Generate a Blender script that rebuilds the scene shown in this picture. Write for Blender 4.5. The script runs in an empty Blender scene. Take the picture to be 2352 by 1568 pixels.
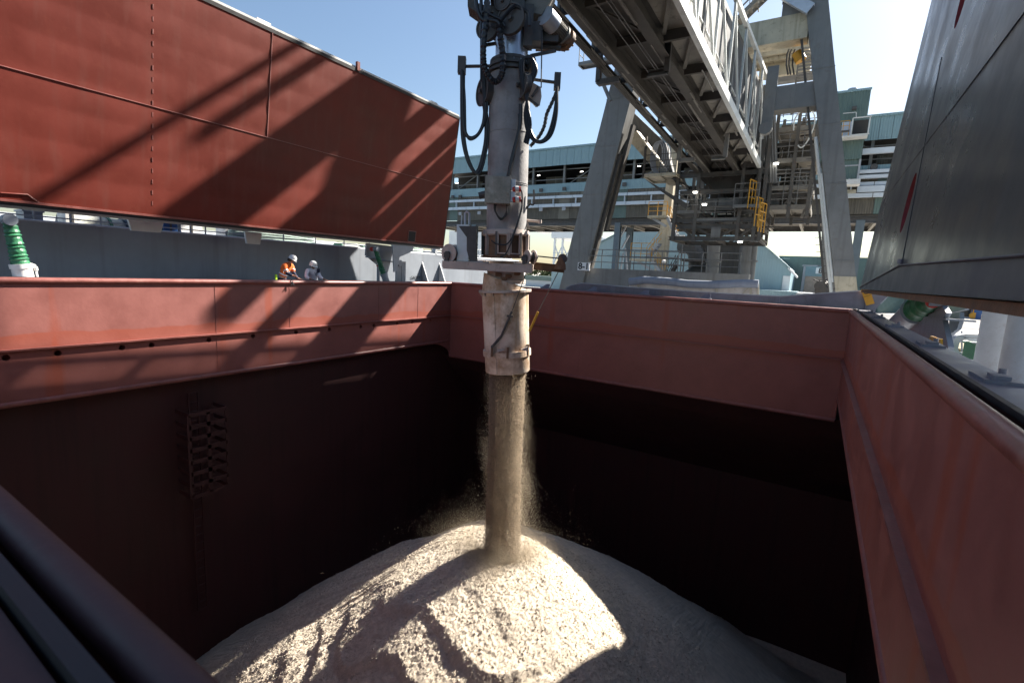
import bpy, math, random
import numpy as np
from mathutils import Vector, Matrix
random.seed(7)
SC = bpy.context.scene
COL = SC.collection
# ------------------------------------------------------------------ camera
CAM = Vector((0, 0, .75))
FPX, PCX, PCY = 1119.33, 1176.0, 784.0
YAW, TILT, ROLL = math.radians(-31.734), math.radians(-8.188), math.radians(2.777)
_f = Vector((math.sin(YAW)*math.cos(TILT), math.cos(YAW)*math.cos(TILT), math.sin(TILT)))
_r0 = Vector((math.cos(YAW), -math.sin(YAW), 0))
_u0 = _r0.cross(_f)
_r = _r0*math.cos(ROLL) + _u0*math.sin(ROLL)
_u = -_r0*math.sin(ROLL) + _u0*math.cos(ROLL)
cd = bpy.data.cameras.new('Camera'); cam = bpy.data.objects.new('Camera', cd); COL.objects.link(cam)
m = Matrix((( _r.x, _u.x, -_f.x, CAM.x), (_r.y, _u.y, -_f.y, CAM.y), (_r.z, _u.z, -_f.z, CAM.z), (0, 0, 0, 1)))
cam.matrix_world = m
cd.sensor_width = 36; cd.lens = FPX/2352*36; cd.clip_start = .05; cd.clip_end = 6000
cd.dof.use_dof = True; cd.dof.focus_distance = 16; cd.dof.aperture_fstop = 2.8
SC.camera = cam
# ------------------------------------------------------------------ sky, sun, exposure
SUN_AZ, SUN_EL = math.radians(24), math.radians(39.5)
w = bpy.data.worlds.new('World'); SC.world = w; w.use_nodes = True
nt = w.node_tree; bg = nt.nodes['Background']
sky = nt.nodes.new('ShaderNodeTexSky'); sky.sky_type = 'NISHITA'; sky.sun_disc = False
sky.sun_elevation = SUN_EL; sky.sun_rotation = SUN_AZ
sky.air_density = 1.25; sky.dust_density = 1.1; sky.ozone_density = 2.6
nt.links.new(sky.outputs[0], bg.inputs[0]); bg.inputs[1].default_value = .05
sd = bpy.data.lights.new('Sun', 'SUN'); sd.energy = 5.0; sd.angle = math.radians(.53); sd.color = (1, .93, .83)
so = bpy.data.objects.new('Sun', sd); COL.objects.link(so)
SDIR = Vector((math.sin(SUN_AZ)*math.cos(SUN_EL), math.cos(SUN_AZ)*math.cos(SUN_EL), math.sin(SUN_EL)))
so.rotation_euler = SDIR.to_track_quat('Z', 'Y').to_euler(); so.location = SDIR*60
SC.view_settings.view_transform = 'Standard'; SC.view_settings.look = 'None'
SC.view_settings.exposure = 1.72; SC.view_settings.gamma = 1
SC.render.engine = 'CYCLES'
SC.cycles.max_bounces = 5; SC.cycles.diffuse_bounces = 1; SC.cycles.glossy_bounces = 2; SC.cycles.volume_bounces = 0; SC.cycles.transparent_max_bounces = 6

# ------------------------------------------------------------------ survey helpers: a sight line met with a wall plane
def sight(x, y): return _f + _r*((x-PCX)/FPX) - _u*((y-PCY)/FPX)
def AX(x, y, X): d = sight(x, y); return CAM + d*((X-CAM.x)/d.x)
def AY(x, y, Y): d = sight(x, y); return CAM + d*((Y-CAM.y)/d.y)
def AZ(x, y, Z): d = sight(x, y); return CAM + d*((Z-CAM.z)/d.z)
SPY = Vector((-7.2, 11.3, 0)); FH = Vector((math.sin(YAW), math.cos(YAW), 0)); RH = Vector((math.cos(YAW), -math.sin(YAW), 0))
def AP(x, y, off=0.0):
    d = sight(x, y); return CAM + d*(((SPY-CAM).dot(FH)+off)/d.dot(FH))
UP = Vector((0, 0, 1))
def V(*a): return Vector(a)

# ------------------------------------------------------------------ mesh builder
class MB:
    def __init__(s): s.v = []; s.f = []; s.s = []
    def add(s, vs, fs, sm=False):
        o = len(s.v); s.v += [Vector(v) for v in vs]
        for f in fs: s.f.append([i+o for i in f]); s.s.append(sm)
        return s
    def box(s, c, size, ax=None):
        c = Vector(c); hx, hy, hz = size[0]/2, size[1]/2, size[2]/2
        if ax is None: ax = (V(1,0,0), V(0,1,0), V(0,0,1))
        vs = [c+ax[0]*(i*hx)+ax[1]*(j*hy)+ax[2]*(k*hz) for k in (-1,1) for j in (-1,1) for i in (-1,1)]
        return s.add(vs, [(0,2,3,1),(4,5,7,6),(0,1,5,4),(2,6,7,3),(0,4,6,2),(1,3,7,5)])
    def bb(s, x0, x1, y0, y1, z0, z1): return s.box(((x0+x1)/2,(y0+y1)/2,(z0+z1)/2), (abs(x1-x0),abs(y1-y0),abs(z1-z0)))
    def frame(s, p, q, up=UP):
        a = (q-p).normalized(); b = a.cross(up)
        if b.length < 1e-4: b = a.cross(V(0,1,0))
        b.normalize(); c = b.cross(a).normalized(); return a, b, c
    def beam(s, p, q, wd, h, up=UP):
        p = Vector(p); q = Vector(q); a, b, c = s.frame(p, q, up)
        return s.box((p+q)/2, (wd, (q-p).length, h), (b, a, c))
    def ibeam(s, p, q, wd, h, t=.03, up=UP):
        p = Vector(p); q = Vector(q); a, b, c = s.frame(p, q, up); L = (q-p).length; m = (p+q)/2
        s.box(m+c*(h/2-t/2), (wd, L, t), (b,a,c)); s.box(m-c*(h/2-t/2), (wd, L, t), (b,a,c)); return s.box(m, (t, L, h-2*t), (b,a,c))
    def chan(s, p, q, wd, h, t=.03, up=UP, side=1):
        p = Vector(p); q = Vector(q); a, b, c = s.frame(p, q, up); L = (q-p).length; m = (p+q)/2
        s.box(m+c*(h/2-t/2), (wd, L, t), (b,a,c)); s.box(m-c*(h/2-t/2), (wd, L, t), (b,a,c)); return s.box(m+b*side*(wd/2-t/2), (t, L, h-2*t), (b,a,c))
    def tube(s, p, q, r, n=10, r2=None, cap=True):
        p = Vector(p); q = Vector(q); a, b, c = s.frame(p, q); r2 = r if r2 is None else r2
        vs = []; fs = []
        for k in range(n):
            t = 2*math.pi*k/n; d = b*math.cos(t)+c*math.sin(t); vs += [p+d*r, q+d*r2]
        for k in range(n): fs.append((2*k, 2*((k+1)%n), 2*((k+1)%n)+1, 2*k+1))
        s.add(vs, fs, True)
        if cap: s.add([vs[2*k] for k in range(n)], [tuple(range(n-1,-1,-1))]); s.add([vs[2*k+1] for k in range(n)], [tuple(range(n))])
        return s
    def pipe(s, p, q, r, t, n=24):
        """open tube with wall thickness"""
        p = Vector(p); q = Vector(q); a, b, c = s.frame(p, q); vs = []; fs = []
        for k in range(n):
            an = 2*math.pi*k/n; d = b*math.cos(an)+c*math.sin(an); vs += [p+d*r, q+d*r, q+d*(r-t), p+d*(r-t)]
        for k in range(n):
            j = (k+1)%n
            for e in range(4): fs.append((4*k+e, 4*j+e, 4*j+(e+1)%4, 4*k+(e+1)%4))
        return s.add(vs, fs, True)
    def path(s, pts, r, n=6):
        pts = [Vector(p) for p in pts]; rings = []; prev = None
        for i, p in enumerate(pts):
            d = (pts[min(i+1,len(pts)-1)]-pts[max(i-1,0)]).normalized()
            if prev is None: b = d.cross(UP if abs(d.z) < .95 else V(1,0,0)).normalized()
            else: b = (prev - d*prev.dot(d)).normalized()
            prev = b; c = d.cross(b); rr = r[i] if isinstance(r, (list,tuple)) else r
            rings.append([p+(b*math.cos(2*math.pi*k/n)+c*math.sin(2*math.pi*k/n))*rr for k in range(n)])
        vs = [v for g in rings for v in g]; fs = []
        for i in range(len(pts)-1):
            for k in range(n): fs.append((i*n+k, i*n+(k+1)%n, (i+1)*n+(k+1)%n, (i+1)*n+k))
        fs += [tuple(range(n-1,-1,-1)), tuple((len(pts)-1)*n+k for k in range(n))]
        return s.add(vs, fs, True)
    def prism(s, poly, ext):
        poly = [Vector(p) for p in poly]; ext = Vector(ext); n = len(poly)
        nr = Vector((0,0,0))
        for i in range(n): nr += poly[i].cross(poly[(i+1)%n])
        if nr.dot(ext) < 0: poly = poly[::-1]
        vs = poly + [p+ext for p in poly]
        fs = [tuple(range(n-1,-1,-1)), tuple(range(n,2*n))] + [(i,(i+1)%n,n+(i+1)%n,n+i) for i in range(n)]
        return s.add(vs, fs)
    def lathe(s, base, axis, prof, n=28, sm=True):
        """prof: (radius, height) along axis"""
        base = Vector(base); axis = Vector(axis).normalized(); b = axis.cross(V(0,1,0))
        if b.length < 1e-3: b = axis.cross(V(1,0,0))
        b.normalize(); c = axis.cross(b); vs = []; fs = []; L = len(prof)
        for k in range(n):
            t = 2*math.pi*k/n; d = b*math.cos(t)+c*math.sin(t)
            for (r, h) in prof: vs.append(base+axis*h+d*r)
        for k in range(n):
            j = (k+1)%n
            for i in range(L-1): fs.append((k*L+i, j*L+i, j*L+i+1, k*L+i+1))
        return s.add(vs, fs, sm)
    def build(s, name, mat, parent=None, label=None, kind=None):
        org = parent['_o'] if parent is not None and '_o' in parent else (0,0,0)
        org = Vector(org); me = bpy.data.meshes.new(name)
        me.from_pydata([tuple(v-org) for v in s.v], [], s.f); me.polygons.foreach_set('use_smooth', s.s)
        if any(s.s): me.set_sharp_from_angle(angle=math.radians(40))
        me.materials.append(mat); me.update()
        o = bpy.data.objects.new(name, me); COL.objects.link(o)
        if parent is not None: o.parent = parent; o['_o'] = tuple(org)
        if label: o['label'] = label
        if kind: o['kind'] = kind
        return o
def thing(name, label, cat, loc=(0,0,0), group=None):
    o = bpy.data.objects.new(name, None); COL.objects.link(o); o.location = loc; o['_o'] = tuple(loc)
    o['label'] = label; o['category'] = cat
    if group: o['group'] = group
    return o
def tag(o, label, cat, group=None):
    o['label'] = label; o['category'] = cat
    if group: o['group'] = group
    return o
def struct(o): o['kind'] = 'structure'; return o
def dup(root, delta, label=None, group=None):
    r = root.copy(); COL.objects.link(r); r.location = Vector(root.location)+Vector(delta)
    if label: r['label'] = label
    if group: r['group'] = group
    for ch in root.children:
        c = ch.copy(); COL.objects.link(c); c.parent = r
        for g in ch.children:
            d = g.copy(); COL.objects.link(d); d.parent = c
    return r
def share(src, delta, parent=None):
    c = src.copy(); COL.objects.link(c); c.location = Vector(src.location)+Vector(delta)
    if parent is not None: c.parent = parent
    return c

# ------------------------------------------------------------------ materials
def rgb(c): return (c[0], c[1], c[2], 1)
def mat(name, col, rough=.55, metal=0, var=.18, scale=1.5, streak=0, scol=None, rust=0, rcol=(.16,.055,.02), bump=.0, bscale=40, corr=0, spec=.5, corax='X', rt=(.56,.66), rs=3.1):
    M = bpy.data.materials.new(name); M.use_nodes = True; N = M.node_tree.nodes; L = M.node_tree.links
    b = N['Principled BSDF']; b.inputs['Metallic'].default_value = metal; b.inputs['Specular IOR Level'].default_value = spec
    tc = N.new('ShaderNodeTexCoord'); ob = tc.outputs['Object']
    n1 = N.new('ShaderNodeTexNoise'); n1.inputs['Scale'].default_value = scale; n1.inputs['Detail'].default_value = 6; n1.inputs['Roughness'].default_value = .62
    L.new(ob, n1.inputs['Vector'])
    mr = N.new('ShaderNodeMapRange'); mr.inputs[1].default_value = .3; mr.inputs[2].default_value = .7; mr.inputs[3].default_value = 1-var; mr.inputs[4].default_value = 1+var
    L.new(n1.outputs[0], mr.inputs[0])
    mx = N.new('ShaderNodeMix'); mx.data_type = 'RGBA'; mx.blend_type = 'MULTIPLY'; mx.inputs[0].default_value = 1; mx.inputs[6].default_value = rgb(col)
    L.new(mr.outputs[0], mx.inputs[7]); out = mx.outputs[2]
    if streak:
        mp = N.new('ShaderNodeMapping'); mp.inputs['Scale'].default_value = (1.6, 1.6, .09); L.new(ob, mp.inputs[0])
        n2 = N.new('ShaderNodeTexNoise'); n2.inputs['Scale'].default_value = 2.2; n2.inputs['Detail'].default_value = 5; L.new(mp.outputs[0], n2.inputs['Vector'])
        r2 = N.new('ShaderNodeMapRange'); r2.inputs[1].default_value = .52; r2.inputs[2].default_value = .72; r2.inputs[3].default_value = 0; r2.inputs[4].default_value = streak
        L.new(n2.outputs[0], r2.inputs[0]); m2 = N.new('ShaderNodeMix'); m2.data_type = 'RGBA'; L.new(r2.outputs[0], m2.inputs[0])
        L.new(out, m2.inputs[6]); m2.inputs[7].default_value = rgb(scol or [c*.45 for c in col]); out = m2.outputs[2]
    if rust:
        n3 = N.new('ShaderNodeTexNoise'); n3.inputs['Scale'].default_value = rs; n3.inputs['Detail'].default_value = 8; n3.inputs['Roughness'].default_value = .7
        mp3 = N.new('ShaderNodeMapping'); mp3.inputs['Location'].default_value = (7, 3, 1); L.new(ob, mp3.inputs[0]); L.new(mp3.outputs[0], n3.inputs['Vector'])
        r3 = N.new('ShaderNodeMapRange'); r3.inputs[1].default_value = rt[0]; r3.inputs[2].default_value = rt[1]; r3.inputs[3].default_value = 0; r3.inputs[4].default_value = rust
        L.new(n3.outputs[0], r3.inputs[0]); m3 = N.new('ShaderNodeMix'); m3.data_type = 'RGBA'; L.new(r3.outputs[0], m3.inputs[0])
        L.new(out, m3.inputs[6]); m3.inputs[7].default_value = rgb(rcol); out = m3.outputs[2]
    L.new(out, b.inputs['Base Color'])
    rr = N.new('ShaderNodeMapRange'); rr.inputs[1].default_value = .3; rr.inputs[2].default_value = .7; rr.inputs[3].default_value = max(.05,rough-.1); rr.inputs[4].default_value = min(1,rough+.1)
    L.new(n1.outputs[0], rr.inputs[0]); L.new(rr.outputs[0], b.inputs['Roughness'])
    h = None
    if bump:
        n4 = N.new('ShaderNodeTexNoise'); n4.inputs['Scale'].default_value = bscale; n4.inputs['Detail'].default_value = 5; L.new(ob, n4.inputs['Vector'])
        bp = N.new('ShaderNodeBump'); bp.inputs['Strength'].default_value = bump; bp.inputs['Distance'].default_value = .02; L.new(n4.outputs[0], bp.inputs['Height']); h = bp
    if corr:
        wv = N.new('ShaderNodeTexWave'); wv.wave_type = 'BANDS'; wv.bands_direction = corax; wv.inputs['Scale'].default_value = .314/corr; wv.inputs['Distortion'].default_value = 0
        L.new(ob, wv.inputs['Vector']); bp2 = N.new('ShaderNodeBump'); bp2.inputs['Strength'].default_value = .9; bp2.inputs['Distance'].default_value = .03
        L.new(wv.outputs['Fac'], bp2.inputs['Height'])
        if h: L.new(h.outputs[0], bp2.inputs['Normal'])
        h = bp2
    if h: L.new(h.outputs[0], b.inputs['Normal'])
    return M
def lamp_mat(name, col, s):
    M = bpy.data.materials.new(name); M.use_nodes = True; b = M.node_tree.nodes['Principled BSDF']
    b.inputs['Base Color'].default_value = rgb(col); b.inputs['Emission Color'].default_value = rgb(col); b.inputs['Emission Strength'].default_value = s; return M

def coaming_mat():
    """red oxide paint with sun-bleached upper field, a wavy water-line stain above the stiffener and rust runs"""
    M = mat('red_coaming_paint', (.268,.096,.082), .5, 0, .16, 1.1, bump=.12, bscale=9, rust=.45, rcol=(.40,.27,.25), rt=(.71,.74), rs=8)
    N = M.node_tree.nodes; L = M.node_tree.links; b = N['Principled BSDF']
    src = b.inputs['Base Color'].links[0].from_socket
    tc = N.new('ShaderNodeTexCoord'); sp = N.new('ShaderNodeSeparateXYZ'); L.new(tc.outputs['Object'], sp.inputs[0])
    ns = N.new('ShaderNodeTexNoise'); ns.inputs['Scale'].default_value = .55; ns.inputs['Detail'].default_value = 4; L.new(tc.outputs['Object'], ns.inputs['Vector'])
    ad = N.new('ShaderNodeMath'); ad.operation = 'MULTIPLY_ADD'; L.new(ns.outputs[0], ad.inputs[0]); ad.inputs[1].default_value = .55; L.new(sp.outputs['Z'], ad.inputs[2])
    lo = N.new('ShaderNodeMapRange'); lo.inputs[1].default_value = -1.20; lo.inputs[2].default_value = -1.24; lo.inputs[3].default_value = 0; lo.inputs[4].default_value = 1; L.new(ad.outputs[0], lo.inputs[0])
    hi = N.new('ShaderNodeMapRange'); hi.inputs[1].default_value = -1.2; hi.inputs[2].default_value = -2.0; hi.inputs[3].default_value = .75; hi.inputs[4].default_value = .1; L.new(ad.outputs[0], hi.inputs[0])
    mu = N.new('ShaderNodeMath'); mu.operation = 'MULTIPLY'; L.new(lo.outputs[0], mu.inputs[0]); L.new(hi.outputs[0], mu.inputs[1])
    mp = N.new('ShaderNodeMapping'); mp.inputs['Scale'].default_value = (.9,.9,.07); L.new(tc.outputs['Object'], mp.inputs[0])
    n2 = N.new('ShaderNodeTexNoise'); n2.inputs['Scale'].default_value = 1.4; n2.inputs['Detail'].default_value = 7; n2.inputs['Roughness'].default_value = .55; L.new(mp.outputs[0], n2.inputs['Vector'])
    r2 = N.new('ShaderNodeMapRange'); r2.inputs[1].default_value = .60; r2.inputs[2].default_value = .70; r2.inputs[3].default_value = 0; r2.inputs[4].default_value = .8; L.new(n2.outputs[0], r2.inputs[0])
    mxx = N.new('ShaderNodeMath'); mxx.operation = 'MAXIMUM'; L.new(mu.outputs[0], mxx.inputs[0]); L.new(r2.outputs[0], mxx.inputs[1])
    m2 = N.new('ShaderNodeMix'); m2.data_type = 'RGBA'; L.new(mxx.outputs[0], m2.inputs[0]); L.new(src, m2.inputs[6]); m2.inputs[7].default_value = (.30,.068,.038,1)
    L.new(m2.outputs[2], b.inputs['Base Color']); return M
RED = coaming_mat()
REDP = mat('red_cover_paint', (.15,.026,.017), .5, 0, .22, .5, spec=.22, streak=.45, scol=(.16,.05,.038), rust=.2, rcol=(.2,.05,.03), bump=.1, bscale=5)
REDD = mat('red_hold_shade_paint', (.05,.013,.012), .7, 0, .2, .6, streak=.5)  # hold shade put into the colour: far darker than the coaming red
REDRIM = mat('red_rim_paint', (.25,.085,.072), .42, 0, .25, 3, rust=.5, rcol=(.29,.15,.12), bump=.2, bscale=14)
GREY = mat('grey_ship_paint', (.27,.30,.345), .5, 0, .1, .7, streak=.35, scol=(.15,.15,.16), bump=.08, bscale=4)
GREYP = mat('purple_grey_paint', (.19,.19,.235), .42, 0, .2, 1.4, streak=.5, scol=(.12,.12,.15), rust=.25, rcol=(.14,.10,.08), bump=.2, bscale=10)
GREYL = mat('light_grey_paint', (.40,.42,.45), .5, 0, .12, 1.5, rust=.2)
WHITE = mat('white_paint', (.72,.72,.70), .5, 0, .1, 2, rust=.25, rcol=(.42,.25,.13))
RUBBER = mat('black_rubber', (.018,.018,.022), .55, 0, .3, 3)
STEEL = mat('galvanised_steel', (.50,.54,.60), .38, .35, .12, 4)
DKSTEEL = mat('dark_grimy_steel', (.085,.08,.078), .55, .1, .3, 4, rust=.35, rcol=(.13,.075,.04))
CRANE = mat('crane_grey_paint', (.19,.19,.185), .5, 0, .16, .8, streak=.5, scol=(.10,.095,.085), rust=.3, rcol=(.13,.10,.07))
CREAM = mat('cream_crane_paint', (.52,.46,.34), .6, 0, .15, 1, streak=.6, scol=(.22,.18,.12), rust=.35, rcol=(.12,.09,.055))
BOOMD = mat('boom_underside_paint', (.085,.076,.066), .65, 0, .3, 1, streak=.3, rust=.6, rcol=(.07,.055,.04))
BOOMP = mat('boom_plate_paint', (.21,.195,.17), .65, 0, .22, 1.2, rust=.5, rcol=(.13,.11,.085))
LWHITE = mat('bright_truss_paint', (.66,.68,.66), .45, 0, .1, 2, rust=.2)
YEL = mat('yellow_safety_paint', (.65,.33,.03), .5, 0, .15, 3, rust=.2)
TEAL = mat('teal_cladding', (.25,.38,.42), .45, 0, .08, .3, streak=.25, scol=(.18,.28,.30), corr=.2)
TEALD = mat('teal_green_cladding', (.115,.175,.16), .5, 0, .1, .3, streak=.3, corr=.2)
TEALF = mat('teal_gable_cladding', (.30,.44,.49), .5, 0, .06, .15, streak=.15, scol=(.25,.37,.41), corr=.4)
BROWN = mat('grain_dusted_cladding', (.115,.103,.083), .7, 0, .15, .8, streak=.55, scol=(.26,.24,.20), corr=.2)
BROWNL = mat('pale_dusted_cladding', (.21,.195,.16), .7, 0, .15, .8, streak=.5, scol=(.17,.15,.12), corr=.2)
DARKIN = mat('dark_interior', (.035,.033,.032), .8, 0, .3, .5)
TRUNK = mat('pale_blue_trunking', (.62,.68,.74), .45, 0, .08, 1)
COLUMN = mat('spout_column_paint', (.29,.285,.285), .6, 0, .22, 2.2, streak=.55, scol=(.18,.17,.165), rust=.35, rcol=(.13,.10,.085), bump=.25, bscale=18)
SILVER = mat('silver_sleeve', (.55,.60,.68), .3, .6, .12, 3, streak=.5, scol=(.3,.33,.38))
CHUTE = mat('cream_chute_paint', (.80,.68,.56), .5, 0, .12, 1.6, streak=.9, scol=(.42,.25,.12), rust=.8, rcol=(.33,.185,.085), rt=(.44,.62), rs=1.2, bump=.2, bscale=14)
RUSTY = mat('rusty_steel', (.17,.095,.055), .75, 0, .35, 4, rust=.5, rcol=(.30,.22,.16), bump=.4, bscale=22)
PINK = mat('weathered_pink_steel', (.50,.42,.37), .6, 0, .18, 3, rust=.5, rcol=(.25,.13,.08), bump=.2, bscale=18)
CABLE = mat('black_cable', (.02,.021,.026), .38, 0, .2, 5)
GREEN = mat('green_canvas_sleeve', (.03,.16,.075), .42, 0, .3, 4, rust=.5, rcol=(.06,.24,.12), bump=.9, bscale=11)
GREENP = mat('green_machine_paint', (.025,.13,.065), .45, 0, .2, 2)
GRAIN = None
ORANGE = mat('orange_hivis_cloth', (.80,.16,.025), .8, 0, .12, 9)
REFL = mat('silver_reflective_tape', (.75,.76,.78), .35, .2, .05, 9)
NAVY = mat('navy_cloth', (.012,.016,.045), .85, 0, .2, 9)
WCLOTH = mat('white_cotton', (.68,.69,.76), .85, 0, .08, 7)
HELM = mat('white_helmet', (.80,.80,.80), .25, 0, .02, 5)
SKIN = mat('skin', (.48,.25,.17), .55, 0, .06, 20)
SKIN2 = mat('tan_skin', (.24,.12,.075), .55, 0, .06, 20)
HAIR = mat('dark_hair', (.02,.014,.01), .6, 0, .2, 30)
LIME = mat('lime_plastic', (.45,.75,.03), .5, 0, .1, 5)
CONC = mat('quay_concrete', (.46,.44,.40), .8, 0, .14, .12, rust=.35, rcol=(.33,.30,.26), bump=.3, bscale=6)
ASPH = mat('quay_asphalt', (.09,.09,.095), .85, 0, .2, .4, bump=.3, bscale=20)
LAMP = lamp_mat('lit_lamp', (1,.96,.86), 4)
PLATE = mat('stained_steel_box', (.27,.24,.21), .4, .55, .35, 5, streak=.5, scol=(.13,.10,.08), rust=.5, rcol=(.45,.42,.38), bump=.2, bscale=30)
REDPL = mat('red_plastic', (.5,.03,.02), .45, 0, .1, 5)
SIGNW = mat('sign_white', (.8,.8,.8), .5, 0, .04, 2)
SIGNK = mat('sign_black', (.012,.012,.012), .5, 0, .05, 2)
BLUE = mat('blue_plastic', (.03,.10,.28), .5, 0, .1, 4)
LEAFM = mat('far_tree_leaves', (.075,.10,.035), .7, 0, .4, 3)
BARK = mat('bark', (.12,.09,.065), .9, 0, .3, 6)
SAND = mat('pale_sand_heap', (.45,.36,.29), .9, 0, .25, .5, bump=.5, bscale=2)
FARW = mat('far_pale_cladding', (.62,.66,.70), .6, 0, .05, .3)

# ================================================================== SHIP: hold, coaming, deck
HA, HB, HC, HN = -17.211, 21.184, 1.043, .375
ZS, ZB = -1.88, -3.256
DECK = -2.6
# ---- deck and hold (setting)
XF_ = -20.7
dk = MB()
dk.bb(XF_, HA-.05, -6, 27, DECK-.3, DECK); dk.bb(HC+.05, 9, -6, 27, DECK-.3, DECK)
dk.bb(HA-.05, HC+.05, HB+.05, 27, DECK-.3, DECK); dk.bb(HA-.05, HC+.05, -6, HN-.05, DECK-.3, DECK)
struct(dk.build('ship_deck', GREY))
hs = MB(); hs.bb(-60, 14, 26.9, 27.3, -12, DECK+.05)
struct(hs.build('ship_side', GREY))
hold = MB()
hx0, hx1, hy0, hy1, hz = HA-.5, HC+2.2, -5.5, 26.5, -19
def wallq(a, b, c, d): hold.add([a, b, c, d], [(0,1,2,3)])
wallq(V(hx0,hy0,hz), V(hx0,hy1,hz), V(hx0,hy1,DECK-.3), V(hx0,hy0,DECK-.3))
wallq(V(hx1,hy1,hz), V(hx1,hy0,hz), V(hx1,hy0,DECK-.3), V(hx1,hy1,DECK-.3))
wallq(V(hx0,hy1,hz), V(hx1,hy1,hz), V(hx1,hy1,-9), V(hx0,hy1,-9))
wallq(V(hx0,hy1,-9), V(hx1,hy1,-9), V(hx1,HB+.9,-5.0), V(hx0,HB+.9,-5.0))
wallq(V(hx0,HB+.9,-5.0), V(hx1,HB+.9,-5.0), V(hx1,HB+.1,-4.1), V(hx0,HB+.1,-4.1))
wallq(V(hx1,hy0,hz), V(hx0,hy0,hz), V(hx0,hy0,DECK-.3), V(hx1,hy0,DECK-.3))
wallq(V(hx0,hy0,hz), V(hx1,hy0,hz), V(hx1,hy1,hz), V(hx0,hy1,hz))
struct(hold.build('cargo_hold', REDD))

# ---- hatch coaming
co = thing('hatch_coaming', 'red steel hatch coaming framing the open hold, with a round rim', 'hatch coaming', (-8, 11, 0))
def coaming_wall(o, u, nrm, L, holes, rim_r=.085, top_w=.55, ZB=ZB, rimm=None, seal=.10, s_off=.19, p_off=.28):
    """o: inner top corner, u: along the wall, nrm: towards the hatch"""
    o = Vector(o); u = Vector(u); nrm = Vector(nrm)
    P = lambda s, z, d=0: o + u*s + UP*z + nrm*d
    W = MB()
    def q(s0, s1, z0, z1): W.add([P(s0,z0), P(s1,z0), P(s1,z1), P(s0,z1)], [(0,1,2,3)])
    q(0, L, -.05, ZS); zc = ZS-.15; hh = .105
    q(0, L, ZS, zc+hh); q(0, L, zc-hh, ZB)
    cuts = sorted(holes); s = 0
    for (h, r) in cuts:
        q(s, h-hh, zc+hh, zc-hh); s = h+hh
        n = 20; ring = [P(h+math.cos(2*math.pi*(k+.5)/n)*r*1.0, zc+math.sin(2*math.pi*(k+.5)/n)*r) for k in range(n)]
        sq = []
        for k in range(n):
            t = 2*math.pi*(k+.5)/n; c, sn = math.cos(t), math.sin(t); mm = max(abs(c), abs(sn)); sq.append(P(h+c/mm*hh, zc+sn/mm*hh))
        back = [p - nrm*.3 for p in ring]
        W.add(ring+sq, [(k,(k+1)%n,n+(k+1)%n,n+k) for k in range(n)])
        W.add(ring+back, [(k,(k+1)%n,n+(k+1)%n,n+k) for k in range(n)])
    q(s, L, zc+hh, zc-hh)
    # outer skin gives the wall its thickness
    W.add([P(0,-.05,-.32),P(L,-.05,-.32),P(L,ZB,-.32),P(0,ZB,-.32)], [(3,2,1,0)])
    W.add([P(0,ZB,0),P(L,ZB,0),P(L,ZB,-.32),P(0,ZB,-.32)], [(0,1,2,3)])
    wall = W.build('coaming_wall', RED, co)
    MB().path([P(L*k/24, -rim_r, -.005) for k in range(25)], rim_r, 12).build('rim_bar', rimm or REDRIM, wall)
    MB().beam(P(0,ZS+.03,.05), P(L,ZS+.03,.05), .12, .045).build('stiffener', REDRIM, wall)
    MB().path([P(L*k/24, ZB, -.04) for k in range(25)], .085, 10).build('lower_flange', REDRIM, wall)
    MB().beam(P(-.2,-.022,-s_off), P(L+.2,-.022,-s_off), seal, .05).build('rubber_seal', RUBBER, wall)
    MB().beam(P(-.6,-.06,-p_off-top_w/2), P(L+.6,-.06,-p_off-top_w/2), top_w, .07).build('coaming_top_plate', rimm or GREYP, wall)
    for k in range(int(L/2.1)+1):
        sx = min(L-.2, .6+k*2.1); t = top_w
        MB().prism([P(sx,-.1,-.35), P(sx,-.1,-.35-t*.9), P(sx,DECK,-.5), P(sx,DECK,-.35)], u*.025).build('coaming_stay', GREY, wall)
    return wall, P
hl = [(14,824,.08),(133,812,.08),(280,797,.08),(348,789,.08),(480,775,.08),(581,767,.08),(680,759,.08),(757,752,.08),(829,748,.08),(859,746,.08),(912,744,.08),(947,742,.08),(988,739,.08)]
wl, PL = coaming_wall((HA, HN, 0), (0,1,0), (1,0,0), HB-HN, [(AX(x,y,HA).y-HN, r) for x, y, r in hl])
wb, PB = coaming_wall((HA, HB, 0), (1,0,0), (0,-1,0), HC-HA, [], ZB=-4.12)
hr = [14.9-HN, 12.3-HN, 9.6-HN, 7.3-HN, 6.2-HN, 4.2-HN]
wr, PR = coaming_wall((HC, HB, 0), (0,-1,0), (-1,0,0), HB-HN, [(HB-HN-h, .08) for h in hr], top_w=.36, seal=.05, s_off=.17, p_off=.22)
NEARP = mat('shaded_near_rim_paint', (.075,.032,.033), .6, 0, .25, 3, rust=.3, rcol=(.09,.06,.06), bump=.2, bscale=14)  # rim red darkened so the near edge carries its shade in the colour
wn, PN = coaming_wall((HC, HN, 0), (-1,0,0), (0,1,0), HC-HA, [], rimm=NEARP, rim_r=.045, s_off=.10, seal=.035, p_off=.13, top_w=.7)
# weld beads where the plates of the end wall meet
for s in (AX(497,760,HA).y-HN, AX(665,690,HA).y-HN, AX(870,700,HA).y-HN, AX(960,690,HA).y-HN):
    z0, z1 = (-.1, ZS) if s > 10 else (-.1, ZB)
    MB().beam(PL(s, z0, .003), PL(s, z1, .003), .016, .012, up=V(1,0,0)).build('weld_seam', REDRIM, wl)
for s in (3.6, 7.9, 12.2): MB().beam(PB(s, -.1, .003), PB(s, -4.05, .003), .012, .01, up=V(0,-1,0)).build('weld_seam', RED, wb)
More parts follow.
